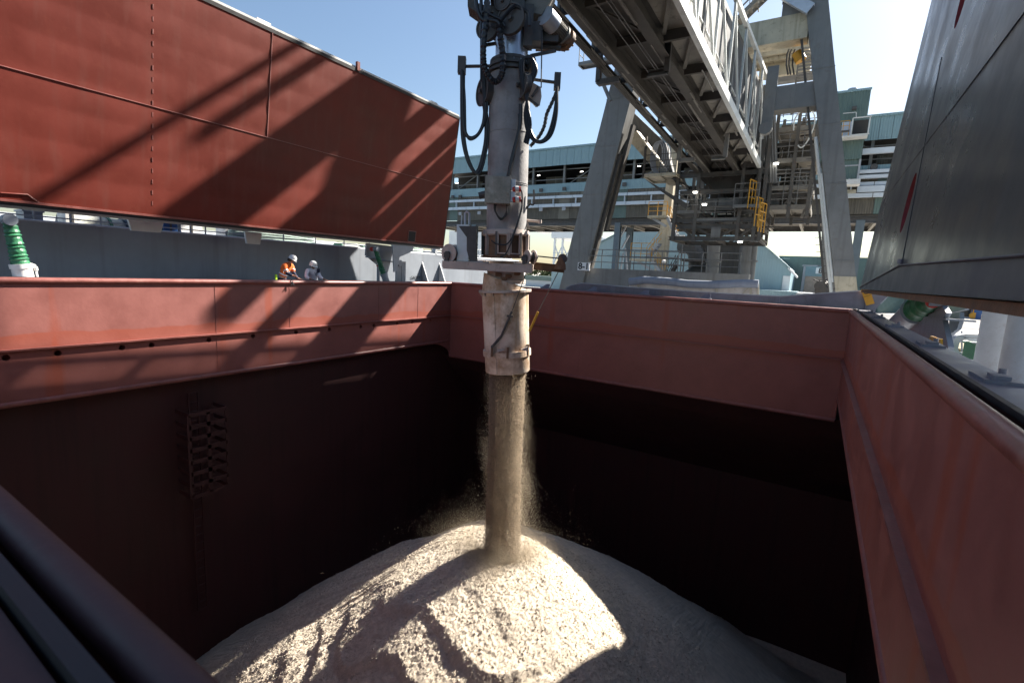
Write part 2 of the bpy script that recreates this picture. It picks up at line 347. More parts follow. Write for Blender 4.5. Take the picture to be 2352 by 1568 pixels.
# arched gussets in the lower corners of the coaming
def gusset(P, s0, sg, wall, wd):
    pts = [P(s0, ZB, .012), P(s0, ZB-.8, .012)]
    for k in range(9):
        t = math.pi/2*k/8; pts.append(P(s0+sg*wd*(1-math.cos(t)), ZB-.8+.8*math.sin(t), .012))
    MB().prism(pts, (P(s0,0,1)-P(s0,0,0))*-.03).build('corner_gusset', RED, wall)
gusset(PL, HB-HN-.02, -1, wl, 2.2); gusset(PR, .02, 1, wr, .7)
# cleat pads along the top plate beside the right cover
for yy in (19.4, 16.6, 13.2, 9.2, 6.1):
    b = MB(); b.box((HC+.42, yy, -.012), (.26, .55, .035)); b.box((HC+.42, yy-.1, .015), (.12, .2, .05)); b.tube((HC+.5, yy+.15, 0), (HC+.5, yy+.15, .07), .03)
    b.build('cleat_pad', GREYP, wr)
for sx in (3.1, 5.6, 8.1, 10.6, 13.2):
    b = MB(); b.box(PB(sx,-.0,-.55), (.5,.2,.05)); b.prism([PB(sx-.25,.0,-.5),PB(sx+.2,.0,-.5),PB(sx+.2,.2,-.62),PB(sx,.2,-.62)], V(0,.03,0)); b.build('cleat_pad', GREYP, wb)
# black knotted cord on the rim beside the worker
kp = AX(668,643,HA)
b = MB(); b.path([kp+V(.02,-.05,-.05), kp+V(.1,-.02,.0), kp+V(.1,.03,-.03), kp+V(.1,.0,-.08), kp+V(.12,-.08,-.2)], .018, 5); b.path([kp+V(.1,.0,-.06), kp+V(.12,.05,-.2)], .018, 5)
tag(b.build('tied_cord', CABLE), 'black cord knotted round the red rim beside the worker', 'cord')
# ---- grey side plate beyond the far coaming
YPL = 22.45
top = [(1300,662),(1310,656),(1337,651),(1390,655),(1443,660),(1560,668),(1680,675.5),(1794,681.6),(1851,677),(1973,669),(2044,676.6),(2034,686),(2022,698),(2012,711)]
b = MB(); tp = [AY(x, y, YPL) for x, y in top]
lowp = [V(tp[-1].x, YPL, DECK), V(tp[0].x, YPL, DECK)]
b.prism(tp+lowp, V(0,.04,0)); pl = thing('side_rail_plate', 'purple grey steel plate standing behind the far red coaming', 'steel plate', (tp[5].x, YPL, DECK))
sp_ = b.build('plate', GREYP, pl)
MB().path([p+V(0,.02,.01) for p in tp[:-1]], .03, 6).build('edge_bar', GREYL, pl)
for x in (1790, 1868, 1990): q = AY(x, 690, YPL-.06); MB().beam(V(q.x,YPL-.05,DECK), V(q.x,YPL-.05,q.z+.12), .03, .09).build('rib', GREYP, pl)
q = AY(1993, 681, YPL-.1)
b = MB(); ax = (V(.92,0,.38).normalized(), V(0,1,0), V(-.38,0,.92).normalized()); b.box(q, (.26,.02,.62), ax)
tg = b.build('warning_tag', YEL); tag(tg, 'small yellow warning tag hung on the grey plate', 'tag')
b = MB(); b.lathe(q+ax[2]*.17+V(0,-.012,0), (0,-1,0), [(.05,0),(.05,.004),(.075,.004),(.075,0)], 16); b.box(q+ax[2]*.03+V(0,-.013,0), (.2,.004,.012), ax); g = b.build('tag_mark', SIGNK, None); g.parent = tg

# ---- end bulkhead of the raised forecastle behind the left cover
XF = -20.7
fb = MB(); ztop = AX(784,567,XF).z
fb.bb(XF-.15, XF, -2, 34, DECK, ztop); fk = thing('forecastle_bulkhead', 'long blue grey steel bulkhead behind the workers', 'bulkhead', (XF, 16, DECK))
fw = fb.build('bulkhead_wall', GREY, fk)
MB().path([V(XF-.07, y, ztop) for y in range(-2, 35, 2)], .07, 8).build('top_edge', GREYL, fk)
MB().bb(XF-14, XF-.15, -2, 34, ztop-.9, ztop-.8).build('upper_deck', GREY, fk)
for yy in (22.6, 24.2): MB().prism([V(XF,yy,ztop-.5), V(XF,yy,DECK), V(XF+1.6,yy,DECK)], V(0,.06,0)).build('raking_stay', GREYL, fk)
rl = MB(); yy = -1.5
while yy < 33: rl.tube((XF-.5,yy,ztop-.8), (XF-.5,yy,ztop+.62), .028, 6); yy += 1.7
for zz in (.2, .62): rl.tube((XF-.5,-2,ztop+zz), (XF-.5,33.5,ztop+zz), .024, 6)
tag(rl.build('guard_rail', GREYL), 'pale steel guard rail along the top of the grey bulkhead', 'guard rail')

# ================================================================== HATCH COVERS
# ---- left cover, standing up, red underside towards the hatch
LB0 = V(-18.24, 0, 1.92); LLEAN = V(.132, 0, 1).normalized(); LNRM = V(0,1,0).cross(LLEAN).normalized()   # towards +X
YE, YS, LH = HB+.4, -1.2, 6.9
lc = thing('hatch_cover', 'tall red hatch cover standing open behind the two workers', 'hatch cover', (-18.24, 10, 1.92))
def LP(y, h, d=0): return LB0 + V(0,y,0) + LLEAN*h + LNRM*d
b = MB(); b.prism([LP(YS,0), LP(YE,0), LP(YE,LH), LP(YS,LH)], LNRM*-.9)
lpan = b.build('cover_panel', REDP, lc)
gy_ = np.linspace(YS+.01, YE-.01, 150); gh_ = np.linspace(.02, LH-.02, 170); pv_ = []
for yy in gy_:
    for hh in gh_: pv_.append(LP(yy, hh, .006+.011*abs(math.sin(math.pi*hh/.86))**1.4*(.75+.25*math.sin(yy*1.3))+.006*abs(math.sin(math.pi*yy/2.7))))
nh_ = len(gh_); b = MB(); b.add(pv_, [(i*nh_+k, (i+1)*nh_+k, (i+1)*nh_+k+1, i*nh_+k+1) for i in range(len(gy_)-1) for k in range(nh_-1)], True); b.build('bottom_plating', REDP, lpan)
def lq(x, y):   # sight line on the cover plane
    d = sight(x, y); P = CAM + d*((LNRM.dot(LB0-CAM))/LNRM.dot(d)); return P.y, (P-LB0-V(0,P.y,0)).dot(LLEAN)
hs1 = lq(500, 285)[1]
MB().beam(LP(YS,hs1,.028), LP(YE,hs1,.026), .022, .022).build('weld_rail', REDRIM, lpan)
y1 = lq(620,180)[0]; MB().beam(LP(y1,hs1,.022), LP(y1,LH,.022), .03, .025, up=LNRM).build('weld_rail', REDRIM, lpan)
y2 = lq(350,300)[0]; h = .35
while h < LH-.1: MB().beam(LP(y2,h,.018), LP(y2,h+.13,.018), .03, .016, up=LNRM).build('skip_weld', REDRIM, lpan); h += .33
p0 = lq(0,443); p1 = lq(62,447); p2 = lq(92,470)
MB().path([LP(p0[0],p0[1],.03), LP(p1[0],p1[1],.03), LP(p2[0],max(.02,p2[1]),.03)], .025, 6).build('drain_pipe', REDP, lpan)
# seal channel and edge along the bottom, pale edge along the top, dark edge at the end
MB().beam(LP(YS,-.05,-.08), LP(YE,-.05,-.08), .16, .09, up=LLEAN).build('rubber_seal', RUBBER, lpan)
MB().beam(LP(YS,.03,.03), LP(YE,.03,.03), .05, .06, up=LLEAN).build('lower_lip', REDRIM, lpan)
MB().beam(LP(YS,-.14,-.30), LP(YE,-.14,-.30), .22, .09, up=LLEAN).build('steel_lip', GREYL, lpan)
MB().beam(LP(YS,LH+.05,-.2), LP(YE,LH+.05,-.2), .34, .09, up=LLEAN).build('top_edge_bar', WHITE, lpan)
MB().beam(LP(YS,LH-.06,.012), LP(YE,LH-.06,.012), .05, .12, up=LLEAN).build('rubber_seal', RUBBER, lpan)
MB().beam(LP(YE+.04,-.1,-.1), LP(YE+.04,LH,-.1), .2, .08, up=LNRM).build('rubber_seal', RUBBER, lpan)
MB().beam(LP(YE+.05,0,-.5), LP(YE+.05,LH,-.5), .6, .1, up=LNRM).build('end_plate', GREY, lpan)
# square access hole near the lower far corner: a proud plate painted dark as the shaded recess, with a frame
a0 = lq(945,543); s_ = .27
b = MB(); P0 = [LP(a0[0]+i*s_, a0[1]+j*s_, .03) for i, j in ((-1,-1),(1,-1),(1,1),(-1,1))]; b.prism(P0, LNRM*-.03); b.build('hole_shade_plate', DARKIN, lpan)
b = MB()
for i in range(4): b.path([P0[i], P0[(i+1)%4]], .02, 6)
b.build('hole_rim', REDRIM, lpan)
for (x, y) in ((820,178),): q = lq(x,y); MB().box(LP(q[0],LH+.1,0), (.12,.14,.35)).build('edge_lug', REDP, lpan)
for x in (1000, 600, 300): q = lq(x,230); MB().box(LP(min(q[0],YE-1),LH+.12,-.15), (.2,.5,.06)).build('edge_lug', WHITE, lpan)
q0 = lq(330,0); b = MB(); pp = LP(q0[0],LH-.35,.03); b.prism([LP(q0[0]-1.0,LH-.05,.03),LP(q0[0]+1.2,LH-.05,.03),LP(q0[0]+.9,LH-.3,.03),LP(q0[0]-.8,LH-.3,.03)], LNRM*.05); b.build('seal_pad', RUBBER, lpan)
# white trapezoid brackets under the cover
for (x, y, wd) in ((337,517,.55), (583,548,.35), (600,575,.0), (610,590,0)):
    if wd:
        q = AX(x, y, -19.6); b = MB(); b.prism([q+V(0,-wd,.25), q+V(0,wd,.25), q+V(0,wd*.75,-.22), q+V(0,-wd*.8,-.22)], V(-.12,0,0)); b.build('lower_bracket', WHITE, lpan)

# ---- right cover, grey outer skin towards the hatch
RB0 = V(1.234, 0, .712); RLEAN = V(.081,0,1).normalized(); RN = RLEAN.cross(V(0,1,0)).normalized()   # towards -X
rc = thing('hatch_cover', 'dark grey hatch cover towering over the right side of the hold', 'hatch cover', (1.3, 10, .7))
def RP(y, h, d=0): return RB0 + V(0,y,0) + RLEAN*h + RN*d
YR0, YR1, RHH = -2.5, 21.48, 9.6
NZ, NY = 26, 34
# skin as a grid with two oval slots left open
slots = [(13.45, 1.87, .42, .62), (13.1, 5.75, .42, .62)]
sk = MB()
b = MB(); ys = sorted(set([YR0, YR1] + [v for s in slots for v in (s[0]-.6, s[0]+.6)])); zs = sorted(set([0, RHH] + [v for s in slots for v in (s[1]-.8, s[1]+.8)]))
for i in range(len(ys)-1):
    for j in range(len(zs)-1):
        cy, cz = (ys[i]+ys[i+1])/2, (zs[j]+zs[j+1])/2; hit = None
        for s in slots:
            if abs(cy-s[0]) < .6 and abs(cz-s[1]) < .8: hit = s
        if hit is None: sk.add([RP(ys[i],zs[j]),RP(ys[i+1],zs[j]),RP(ys[i+1],zs[j+1]),RP(ys[i],zs[j+1])], [(3,2,1,0)])
for s in slots:
    pass
def slot_cell(y0, y1, z0, z1, s):
    n = 32; ring = []; sq = []
    for k in range(n):
        t = 2*math.pi*(k+.5)/n; c, sn = math.cos(t), math.sin(t)
        ring.append(RP(s[0]+c*s[2], s[1]+sn*s[3])); ky = ((y1-s[0]) if c > 0 else (s[0]-y0))/max(1e-6,abs(c)); kz = ((z1-s[1]) if sn > 0 else (s[1]-z0))/max(1e-6,abs(sn)); kk = min(ky, kz)
        sq.append(RP(s[0]+c*kk, s[1]+sn*kk))
    sk.add(ring+sq, [(k,(k+1)%n,n+(k+1)%n,n+k) for k in range(n)])
    cs = [RP(y0,z0),RP(y1,z0),RP(y1,z1),RP(y0,z1)]
    for cpt in cs:
        ds = sorted(range(n), key=lambda k: (sq[k]-cpt).length)[:2]; sk.add([sq[ds[0]], sq[ds[1]], cpt], [(0,1,2)])
    back = [p-RN*.28 for p in ring]; bb_ = MB(); bb_.add(ring+back, [(k,(k+1)%n,n+(k+1)%n,n+k) for k in range(n)], True); bb_.add(back, [tuple(range(n))]); return bb_
redslot = mat('red_slot_paint', (.22,.022,.03), .6, 0, .3, 5, rust=.6, rcol=(.1,.015,.02), bump=.5, bscale=10)
pieces = [slot_cell(s[0]-.6, s[0]+.6, s[1]-.8, s[1]+.8, s) for s in slots]
sk.add([RP(YR0,0),RP(YR1,0),RP(YR1,0,-.85),RP(YR0,0,-.85)], [(0,1,2,3)])
sk.add([RP(YR1,0),RP(YR1,RHH),RP(YR1,RHH,-.85),RP(YR1,0,-.85)], [(0,1,2,3)])
sk.add([RP(YR0,0,-.85),RP(YR1,0,-.85),RP(YR1,RHH,-.85),RP(YR0,RHH,-.85)], [(0,1,2,3)])
sk.add([RP(YR0,RHH),RP(YR1,RHH),RP(YR1,RHH,-.85),RP(YR0,RHH,-.85)], [(3,2,1,0)])
GLOSSG = mat('glossy_grey_cover_paint', (.017,.020,.034), .32, 0, .16, .6, streak=.8, scol=(.03,.034,.052), rust=.08, rcol=(.1,.1,.12), bump=.22, bscale=3.2)
SKIRT = mat('skirt_grey_paint', (.055,.058,.078), .45, 0, .16, .9, streak=.5, scol=(.04,.042,.055))
rsk = sk.build('cover_skin', GLOSSG, rc)
for pc in pieces: pc.build('slot_recess', redslot, rsk)
for s in slots:
    for k in range(9):
        t = k/8; MB().box(RP(s[0]-.05, s[1]-s[3]*.8+t*s[3]*1.6, -.24), (.05,.12,.06)).build('bolt_head', redslot, rsk)
MB().beam(RP(YR0,2.95,.004), RP(YR1,2.95,.004), .02, .014, up=RLEAN).build('weld_seam', GLOSSG, rsk)
MB().beam(RP(14.2,5.0,.004), RP(11.93,.62,.004), .014, .012, up=RN).build('weld_seam', GLOSSG, rsk)
# raised skirt below the knuckle
kn = [RP(YR1,.02,.012), RP(YR1,.06,.012), RP(11.88,.5,.014), RP(5.1,.33,.014), RP(YR0,.25,.014), RP(YR0,.0,.012)]
MB().prism(kn, RN*-.06).build('skirt_plate', SKIRT, rsk)
MB().path([p+RN*.02 for p in kn[1:5]], .014, 8).build('knuckle_bar', SKIRT, rsk)
MB().beam(RP(YR0,-.06,-.35), RP(YR1,-.06,-.35), .6, .1, up=RLEAN).build('underside_channel', RUSTY, rsk)
MB().tube(RP(11.9,.53,.03), RP(11.9,.62,.03), .05, 8).build('lifting_lug', GREYP, rsk)
for pt, wd in (((8.2,1.55),.3), ((6.4,1.2),.2), ((9.2,.95),.12)):
    pass

# ---- hydraulic rams with green canvas sleeves
def ram(lo, mid, hi, r, label, bmat):
    t = thing('hydraulic_ram', label, 'hydraulic ram', tuple(lo), 'hatch cover rams')
    lo, mid, hi = Vector(lo), Vector(mid), Vector(hi); a = (hi-lo).normalized()
    b = MB(); b.tube(lo, mid, r, 20); b.tube(mid-a*.12, mid, r*1.12, 20); b.tube(lo, lo+a*.1, r*1.1, 20); b.build('barrel', bmat, t)
    n = 26; pts = []; rs = []
    for k in range(n+1):
        pts.append(mid+(hi-mid)*(k/n)); rs.append(r*(.93 - .3*k/n)*(1+.13*math.sin(k*2.7)+random.uniform(-.06,.06)))
    MB().path(pts, rs, 18).build('canvas_sleeve', GREEN, t)
    b = MB(); side = a.cross(V(1,0,0)).normalized(); b.path([lo+side*r*1.3, mid-a*.05+side*r*1.3, mid+side*r*.8], .025, 6); b.tube(mid-a*.2+side*r*1.3, mid-a*.1+side*r*1.3, .05, 8); b.build('feed_pipe', bmat, t)
    MB().tube(hi-V(.18,0,0), hi+V(.18,0,0), r*.7, 14).build('pin_eye', GREY, t)
    return t
XR = -18.0
ram(AX(60,660,XR), AX(47,606,XR), AX(20,505,XR), .21, 'ram with white barrel and green sleeve at the left edge of the picture', WHITE)
ram(AX(893,665,-18.4), AX(880,627,-18.4), AX(862,572,-18.4), .15, 'ram with green sleeve in the grey bracket under the cover corner', GREYL)
r3 = ram(AX(2050,762,2.45), AX(2108,712,2.45), AX(2158,680,2.45), .36, 'thick grey ram with green sleeve below the right cover', GREY)
# brackets that carry the rams
bk = thing('ram_bracket', 'pale grey steel bracket hanging under the red cover corner', 'bracket', (-18.7, 17, 1.5))
qq = lambda x, y, X=-18.75: AX(x, y, X)
b = MB(); b.prism([qq(842,558), qq(905,566), qq(902,580), qq(893,618), qq(888,632), qq(872,612), qq(840,586)], V(-.08,0,0)); b.build('side_plate', GREYL, bk)
b = MB(); b.prism([qq(902,562,-18.1), qq(950,567,-18.1), qq(946,578,-18.1), qq(918,590,-18.1), qq(911,622,-18.1), qq(905,625,-18.1)], V(-.06,0,0)); b.build('side_plate', GREYL, bk)
b = MB(); b.beam(qq(842,590,-18.6), qq(905,602,-18.6), .2, .05); b.build('web', GREY, bk)
MB().tube(qq(854,572,-18.5), qq(854,572,-18.9), .1, 14).build('pin', REDPL, bk)
gd = thing('deck_stanchion', 'white deck stanchion with red cap near the far ram', 'stanchion', tuple(qq(868,660,-18.9)))
b = MB(); q = qq(869,612,-18.9); b.tube(V(q.x,q.y,DECK), q, .08, 12); b.build('post', GREYL, gd); MB().lathe(q, UP, [(.1,0),(.1,.14),(.06,.22),(0,.24)], 12).build('cap', REDPL, gd)
gd2 = MB(); q = qq(915,600,-19.2); gd2.beam(V(q.x,q.y,DECK), V(q.x,q.y,q.z-.1), .1, .35); gd2.beam(V(q.x,q.y+.35,DECK), V(q.x,q.y+.35,q.z), .12, .3); gd2.tube(V(q.x-.15,q.y,q.z-.1), V(q.x+.15,q.y,q.z-.1), .17, 14)
tag(gd2.build('rest_post', GREYL), 'grey cover rest post right of the far ram', 'post')
b3 = thing('ram_bracket', 'dark grey steel pedestal behind the thick ram on the right', 'bracket', (2.6, 14, DECK))
c8 = lambda x, y, X: AX((2700+x/3.136)*.7, (850+y/3.136)*.7, X)
b = MB(); b.prism([c8(940,370,2.5), c8(1250,370,2.5), c8(1220,470,2.5), c8(1270,550,2.5), c8(1230,620,2.5), c8(1290,900,2.5), c8(1240,1050,2.5), c8(860,1000,2.5), c8(880,700,2.5), c8(1000,560,2.5)], V(.1,0,0)); b.build('side_plate', GREY, b3)
b = MB(); b.prism([c8(1210,420,3.0), c8(1490,420,3.0), c8(1460,520,3.0), c8(1270,555,3.0)], V(.08,0,0)); b.prism([c8(1300,560,3.0),c8(1410,545,3.0),c8(1410,630,3.0),c8(1380,720,3.0),c8(1290,790,3.0),c8(1300,640,3.0)], V(.08,0,0)); b.build('wing_plate', GREY, b3)
b = MB(); b.beam(c8(960,590,2.7), c8(1420,630,2.7), .5, .04); b.build('shelf', GREY, b3)
MB().tube(c8(1135,440,2.35), c8(1135,440,2.6), .15, 16).build('pin', REDPL, b3)
b = MB(); b.prism([c8(1105,790,1.75),c8(1150,800,1.75),c8(1150,810,1.75),c8(1210,820,1.75),c8(1212,880,1.75),c8(1090,830,1.75)], V(.03,0,0)); tag(b.build('stopper_plate', YEL), 'yellow stopper plate on the right coaming top', 'plate')
# orange hook behind the pedestal is left in the pedestal group

# ================================================================== LOADING SPOUT
K = .012   # metres per survey unit at the spout
st = AP(1163,530); spt = thing('loading_spout', 'grey telescopic grain loading spout hanging over the hold with a cream chute', 'loading spout', tuple(AP(1166,852)))
ct, cb_ = AP(1172,176), AP(1163,532); ca = (ct-cb_).normalized()
b = MB(); b.tube(cb_, ct, .535, 40); cyl = b.build('column', COLUMN, spt)
for yy in (306, 421, 425): 
    t = (yy-176)/(532-176); p = ct+(cb_-ct)*t; MB().lathe(p, ca, [(.535,-.012),(.545,-.006),(.545,.006),(.535,.012)], 40).build('weld_ring', COLUMN, cyl)
b = MB(); s0 = AP(1175,146); s1 = AP(1176,74); b.tube(s0, s1, .415, 36); slv = b.build('upper_sleeve', SILVER, spt)
b = MB(); b.lathe(s1, ca, [(.43,-.04),(.47,-.04),(.47,.1),(.43,.1)], 36)
for k in range(3): b.lathe(AP(1172,176)+ca*(.02+.13*k), ca, [(.40,0),(.60-.035*k,0),(.60-.035*k,.055),(.40,.055)], 36)
b.lathe(AP(1172,176)+ca*.05, ca, [(.52,0),(.52,.3),(.40,.34)], 36); b.build('slew_flange', DKSTEEL, spt)
b = MB()
for k in range(18):
    t = 2*math.pi*k/18; d = RH*math.cos(t)+FH*math.sin(t); p = AP(1173,150)+d*.5; b.tube(p-ca*.05, p+ca*.07, .02, 6)
b.build('flange_bolt', STEEL, spt)
# head with sheaves
hd = MB()
hd.prism([AP(1135,10,-.45),AP(1205,-8,-.45),AP(1206,34,-.45),AP(1196,64,-.45),AP(1150,72,-.45),AP(1128,60,-.45)], FH*.06)
hd.prism([AP(1135,10,.4),AP(1245,-12,.4),AP(1246,60,.4),AP(1210,80,.4),AP(1150,72,.4),AP(1128,60,.4)], FH*.06)
hd.box(AP(1170,-30), (.9,.8,.9), (RH, FH, UP)); hd.box(AP(1214,64,-.25), (.22,.3,.95), (RH, FH, UP))
hd.box(AP(1250,88,.15), (.7,.5,.35), (RH, FH, UP)); hd.box(AP(1232,80,-.1), (.3,.4,.45), (RH,FH,UP)); hd.tube(AP(1225,104,.1), AP(1288,112,.1), .07, 8)
hd.beam(AP(1218,129), AP(1276,117), .06, .07); hd.beam(AP(1104,106), AP(1140,100), .06, .07)
hd.prism([AP(1074,-12),AP(1092,-12),AP(1092,6),AP(1114,12),AP(1136,12),AP(1136,28),AP(1112,32),AP(1094,28),AP(1074,14)], FH*.5)
head = hd.build('spout_head', DKSTEEL, spt)
pl_ = MB(); pl_.prism([AP(1128,28,-.3),AP(1150,6,-.3),AP(1280,-30,-.3),AP(1262,6,-.3),AP(1244,34,-.3),AP(1200,24,-.3)], FH*.7); pl_.build('head_plate', BOOMP, head)
def sheave(c, axis, r, w_, m_, par):
    b = MB(); b.lathe(c, axis, [(.0,-w_/2),(r*.2,-w_/2),(r*.22,-w_*.3),(r*.85,-w_*.3),(r*.88,-w_/2),(r,-w_/2),(r*.93,0),(r,w_/2),(r*.88,w_/2),(r*.85,w_*.3),(r*.22,w_*.3),(r*.2,w_/2),(0,w_/2)], 32)
    b.tube(Vector(c)-Vector(axis).normalized()*w_, Vector(c)+Vector(axis).normalized()*w_, r*.16, 12); return b.build('sheave', m_, par)
ax_s = (FH*.92+RH*.4).normalized()
sheave(AP(1174,44,-.62), ax_s, .36, .12, DKSTEEL, head); sheave(AP(1120,66,-.2), ax_s, .30, .12, DKSTEEL, head); sheave(AP(1146,70,.1), ax_s, .26, .1, DKSTEEL, head); sheave(AP(1155,4,-.55), ax_s, .22, .1, DKSTEEL, head)
# motor on the right of the head
m0, m1 = AP(1252,36,-.35), AP(1296,88,.25); ma = (m1-m0).normalized(); ml = (m1-m0).length
mt = MB(); mt.tube(m0, m0+ma*ml*.42, .235, 28); mo = mt.build('motor_hood', STEEL, spt)
mt = MB(); mt.tube(m0+ma*ml*.42, m0+ma*ml*.85, .19, 24)
fb_ = ma.cross(UP).normalized(); fc_ = fb_.cross(ma)
for k in range(26):
    t = 2*math.pi*k/26; d = fb_*math.cos(t)+fc_*math.sin(t); e = ma.cross(d); c = m0+ma*ml*.63+d*.2; mt.box(c, (.012, ml*.4, .04), (e, ma, d))
mt.tube(m0+ma*ml*.85, m0+ma*ml*.9, .25, 24); mt.box(m0+ma*ml*.6+UP*.22, (.14,.2,.1), (fb_, ma, fc_)); mt.tube(m0+ma*ml*.9, m1+ma*.12, .2, 20); mt.build('motor_body', BOOMP, mo)
b = MB(); b.tube(m1+ma*.02, m1+ma*.14, .27, 20)
for k in range(10):
    t = 2*math.pi*k/10; p = m1+ma*.16+(fb_*math.cos(t)+fc_*math.sin(t))*.22; b.tube(p, p+ma*.04, .025, 6)
b.box(AP(1285,92,.3), (.5,.4,.35), (RH,FH,UP)); b.box(AP(1256,92,.35), (.55,.45,.4), (RH,FH,UP)); b.build('gearbox', RUSTY, mo)
# side arms that carry the hose bundles
b = MB(); b.tube(AP(1069,153), AP(1136,152), .04, 10); b.box(AP(1061,151), (.2,.18,.4), (RH,FH,UP)); b.box(AP(1062,138), (.09,.14,.14), (RH,FH,UP)); b.tube(AP(1061,165,-.06), AP(1061,165,.1), .09, 10); b.build('hose_arm', DKSTEEL, spt)
b = MB(); b.tube(AP(1226,183), AP(1276,190), .04, 10); b.box(AP(1280,188), (.16,.18,.4), (RH,FH,UP)); b.box(AP(1281,176), (.1,.14,.16), (RH,FH,UP)); b.build('hose_arm', DKSTEEL, spt)
# guide wheels at the column head
g1 = MB(); g1.prism([AP(1105,186,-.1),AP(1132,181,-.1),AP(1132,206,-.1),AP(1120,206,-.1),AP(1105,200,-.1)], FH*.3); g1 = g1.build('guide_bracket', PINK, spt)
sheave(AP(1113,212,-.1), (FH*.5+RH*.86), .36, .16, DKSTEEL, g1)
g2 = MB(); g2.prism([AP(1192,180,-.35),AP(1216,186,-.35),AP(1242,200,-.35),AP(1244,222,-.35),AP(1240,242,-.35),AP(1231,246,-.35),AP(1212,226,-.35),AP(1192,214,-.35)], FH*.04); g2.prism([AP(1192,180,.1),AP(1242,200,.1),AP(1240,242,.1),AP(1192,214,.1)], FH*.04); g2 = g2.build('guide_bracket', PINK, spt)
sheave(AP(1199,198,-.45), (FH*.55+RH*.83), .33, .16, DKSTEEL, g2); sheave(AP(1215,148,-.3), (FH*.6+RH*.8), .2, .14, DKSTEEL, g2)
b = MB(); b.beam(AP(1236,200,-.42), AP(1222,222,-.42), .05, .05); b.beam(AP(1194,212,-.4), AP(1236,244,-.4), .06, .06); b.build('bracket_rib', DKSTEEL, g2)
# hoses
def hose(pts, r, off=-.62, n=8, name='hose', jig=0):
    P = [AP(x, y, off + (o[0] if o else 0)) for x, y, *o in pts]; out = []
    for i in range(len(P)-1):
        p0, p1, p2, p3 = P[max(0,i-1)], P[i], P[i+1], P[min(len(P)-1,i+2)]
        for k in range(n):
            t = k/n; out.append(.5*((2*p1)+(p2-p0)*t+(2*p0-5*p1+4*p2-p3)*t*t+(3*p1-p0-3*p2+p3)*t*t*t))
    out.append(P[-1]); rr = [r*(1+.16*math.sin(i*2.4)) if jig else r for i in range(len(out))]
    return MB().path(out, rr, 7).build(name, CABLE, spt)
hl_ = [(1061,162),(1063,220),(1064,270),(1068,302),(1080,318),(1098,309),(1110,284),(1115,250),(1113,200),(1109,150),(1107,95),(1106,30),(1104,-25)]
for dx, r in ((0,.045),(5,.03),(-4,.03)): hose([(x+dx*(.4+.6*math.sin(i)), y+dx*.6) for i, (x, y) in enumerate(hl_)], r, -.25)
hb_ = [(1062,170),(1062,260),(1064,320),(1074,366),(1090,396),(1102,388),(1112,350),(1117,318),(1117,280),(1112,240)]
for dx, r in ((0,.04),(4,.03),(-3,.025)): hose([(x+dx, y+dx*.7) for x, y in hb_], r, -.2)
hr_ = [(1280,200),(1276,260),(1264,306),(1246,325),(1228,322),(1214,298),(1208,262),(1211,225),(1219,190),(1229,160),(1222,135),(1208,132),(1198,145),(1200,185),(1210,235),(1216,285),(1208,330)]
for dx, r in ((0,.035),(4,.028),(-4,.028)): hose([(x+dx*math.sin(i*.9), y+dx*.5) for i, (x, y) in enumerate(hr_)], r, -.6)
hose([(1281,205),(1268,236),(1256,262),(1250,290),(1238,314),(1218,336)], .045, -.3, jig=1)
hose([(1119,-20),(1118,30),(1113,75),(1110,120),(1112,150),(1120,172),(1134,188),(1146,184),(1154,165),(1155,130),(1150,92),(1146,60)], .075, -.72, 10, 'conduit', 1)
hose([(1092,-18),(1096,20),(1106,44),(1120,46),(1140,50),(1148,62),(1152,90)], .05, -.7); hose([(1150,48),(1170,25),(1184,15),(1200,22),(1214,32),(1216,60)], .04, -.75); hose([(1160,62),(1150,46),(1130,36),(1116,28),(1106,30)], .035, -.7)
for x0, x1, y1 in ((1104,1104,200),(1190,1190,190),(1245,1243,202)): hose([(x0,70),(x1,y1)], .016, -.3, 2, 'wire_rope')
hose([(1196,240),(1194,290),(1180,352),(1167,408)], .05, -.62); hose([(1192,262),(1190,300),(1172,372),(1166,408)], .025, -.64)
hose([(1170,408),(1168,398)], .03, -.64, 3)
# control box with plugs
bx = MB(); bc = AP(1144,438,-.72); bx.box(bc, (.64,.28,.66), (RH,FH,UP)); bx = bx.build('control_box', PLATE, spt)
b = MB(); b.box(AP(1144,437,-.872), (.60,.012,.62), (RH,FH,UP)); b.tube(AP(1166,445,-.90), AP(1166,445,-.87), .03, 12); b.build('box_door', PLATE, bx)
b = MB(); b.box(AP(1178,425,-.72), (.14,.2,.25), (RH,FH,UP)); b.box(AP(1177,453,-.72), (.14,.2,.25), (RH,FH,UP)); b.build('socket', STEEL, bx)
b = MB()
for yy in (436, 459): b.tube(AP(1179,yy,-.78), AP(1184,yy-1,-.8), .07, 12); b.tube(AP(1192,yy-1,-.8), AP(1196,yy-1,-.8), .065, 12)
b.build('plug_collar', REDPL, bx); b = MB()
for yy in (435, 458): b.tube(AP(1184,yy,-.8), AP(1192,yy,-.8), .08, 12)
b.build('plug', WHITE, bx)
hose([(1196,435),(1199,445),(1199,470),(1192,500),(1182,530),(1172,552),(1160,562),(1140,560),(1128,552)], .018, -.75)
hose([(1196,458),(1199,475),(1190,510),(1180,540),(1172,562),(1160,585),(1148,590)], .018, -.75)
for k, rr in enumerate((16,13,18,10)): hose([(1148-rr*.7,468),(1140-rr*.2,484),(1150,496+rr*.5),(1164,484+k*3),(1163,468)], .013, -.62-.02*k)
hose([(1226,436),(1226,468),(1216,470),(1204,486),(1194,500)], .025, -.1)
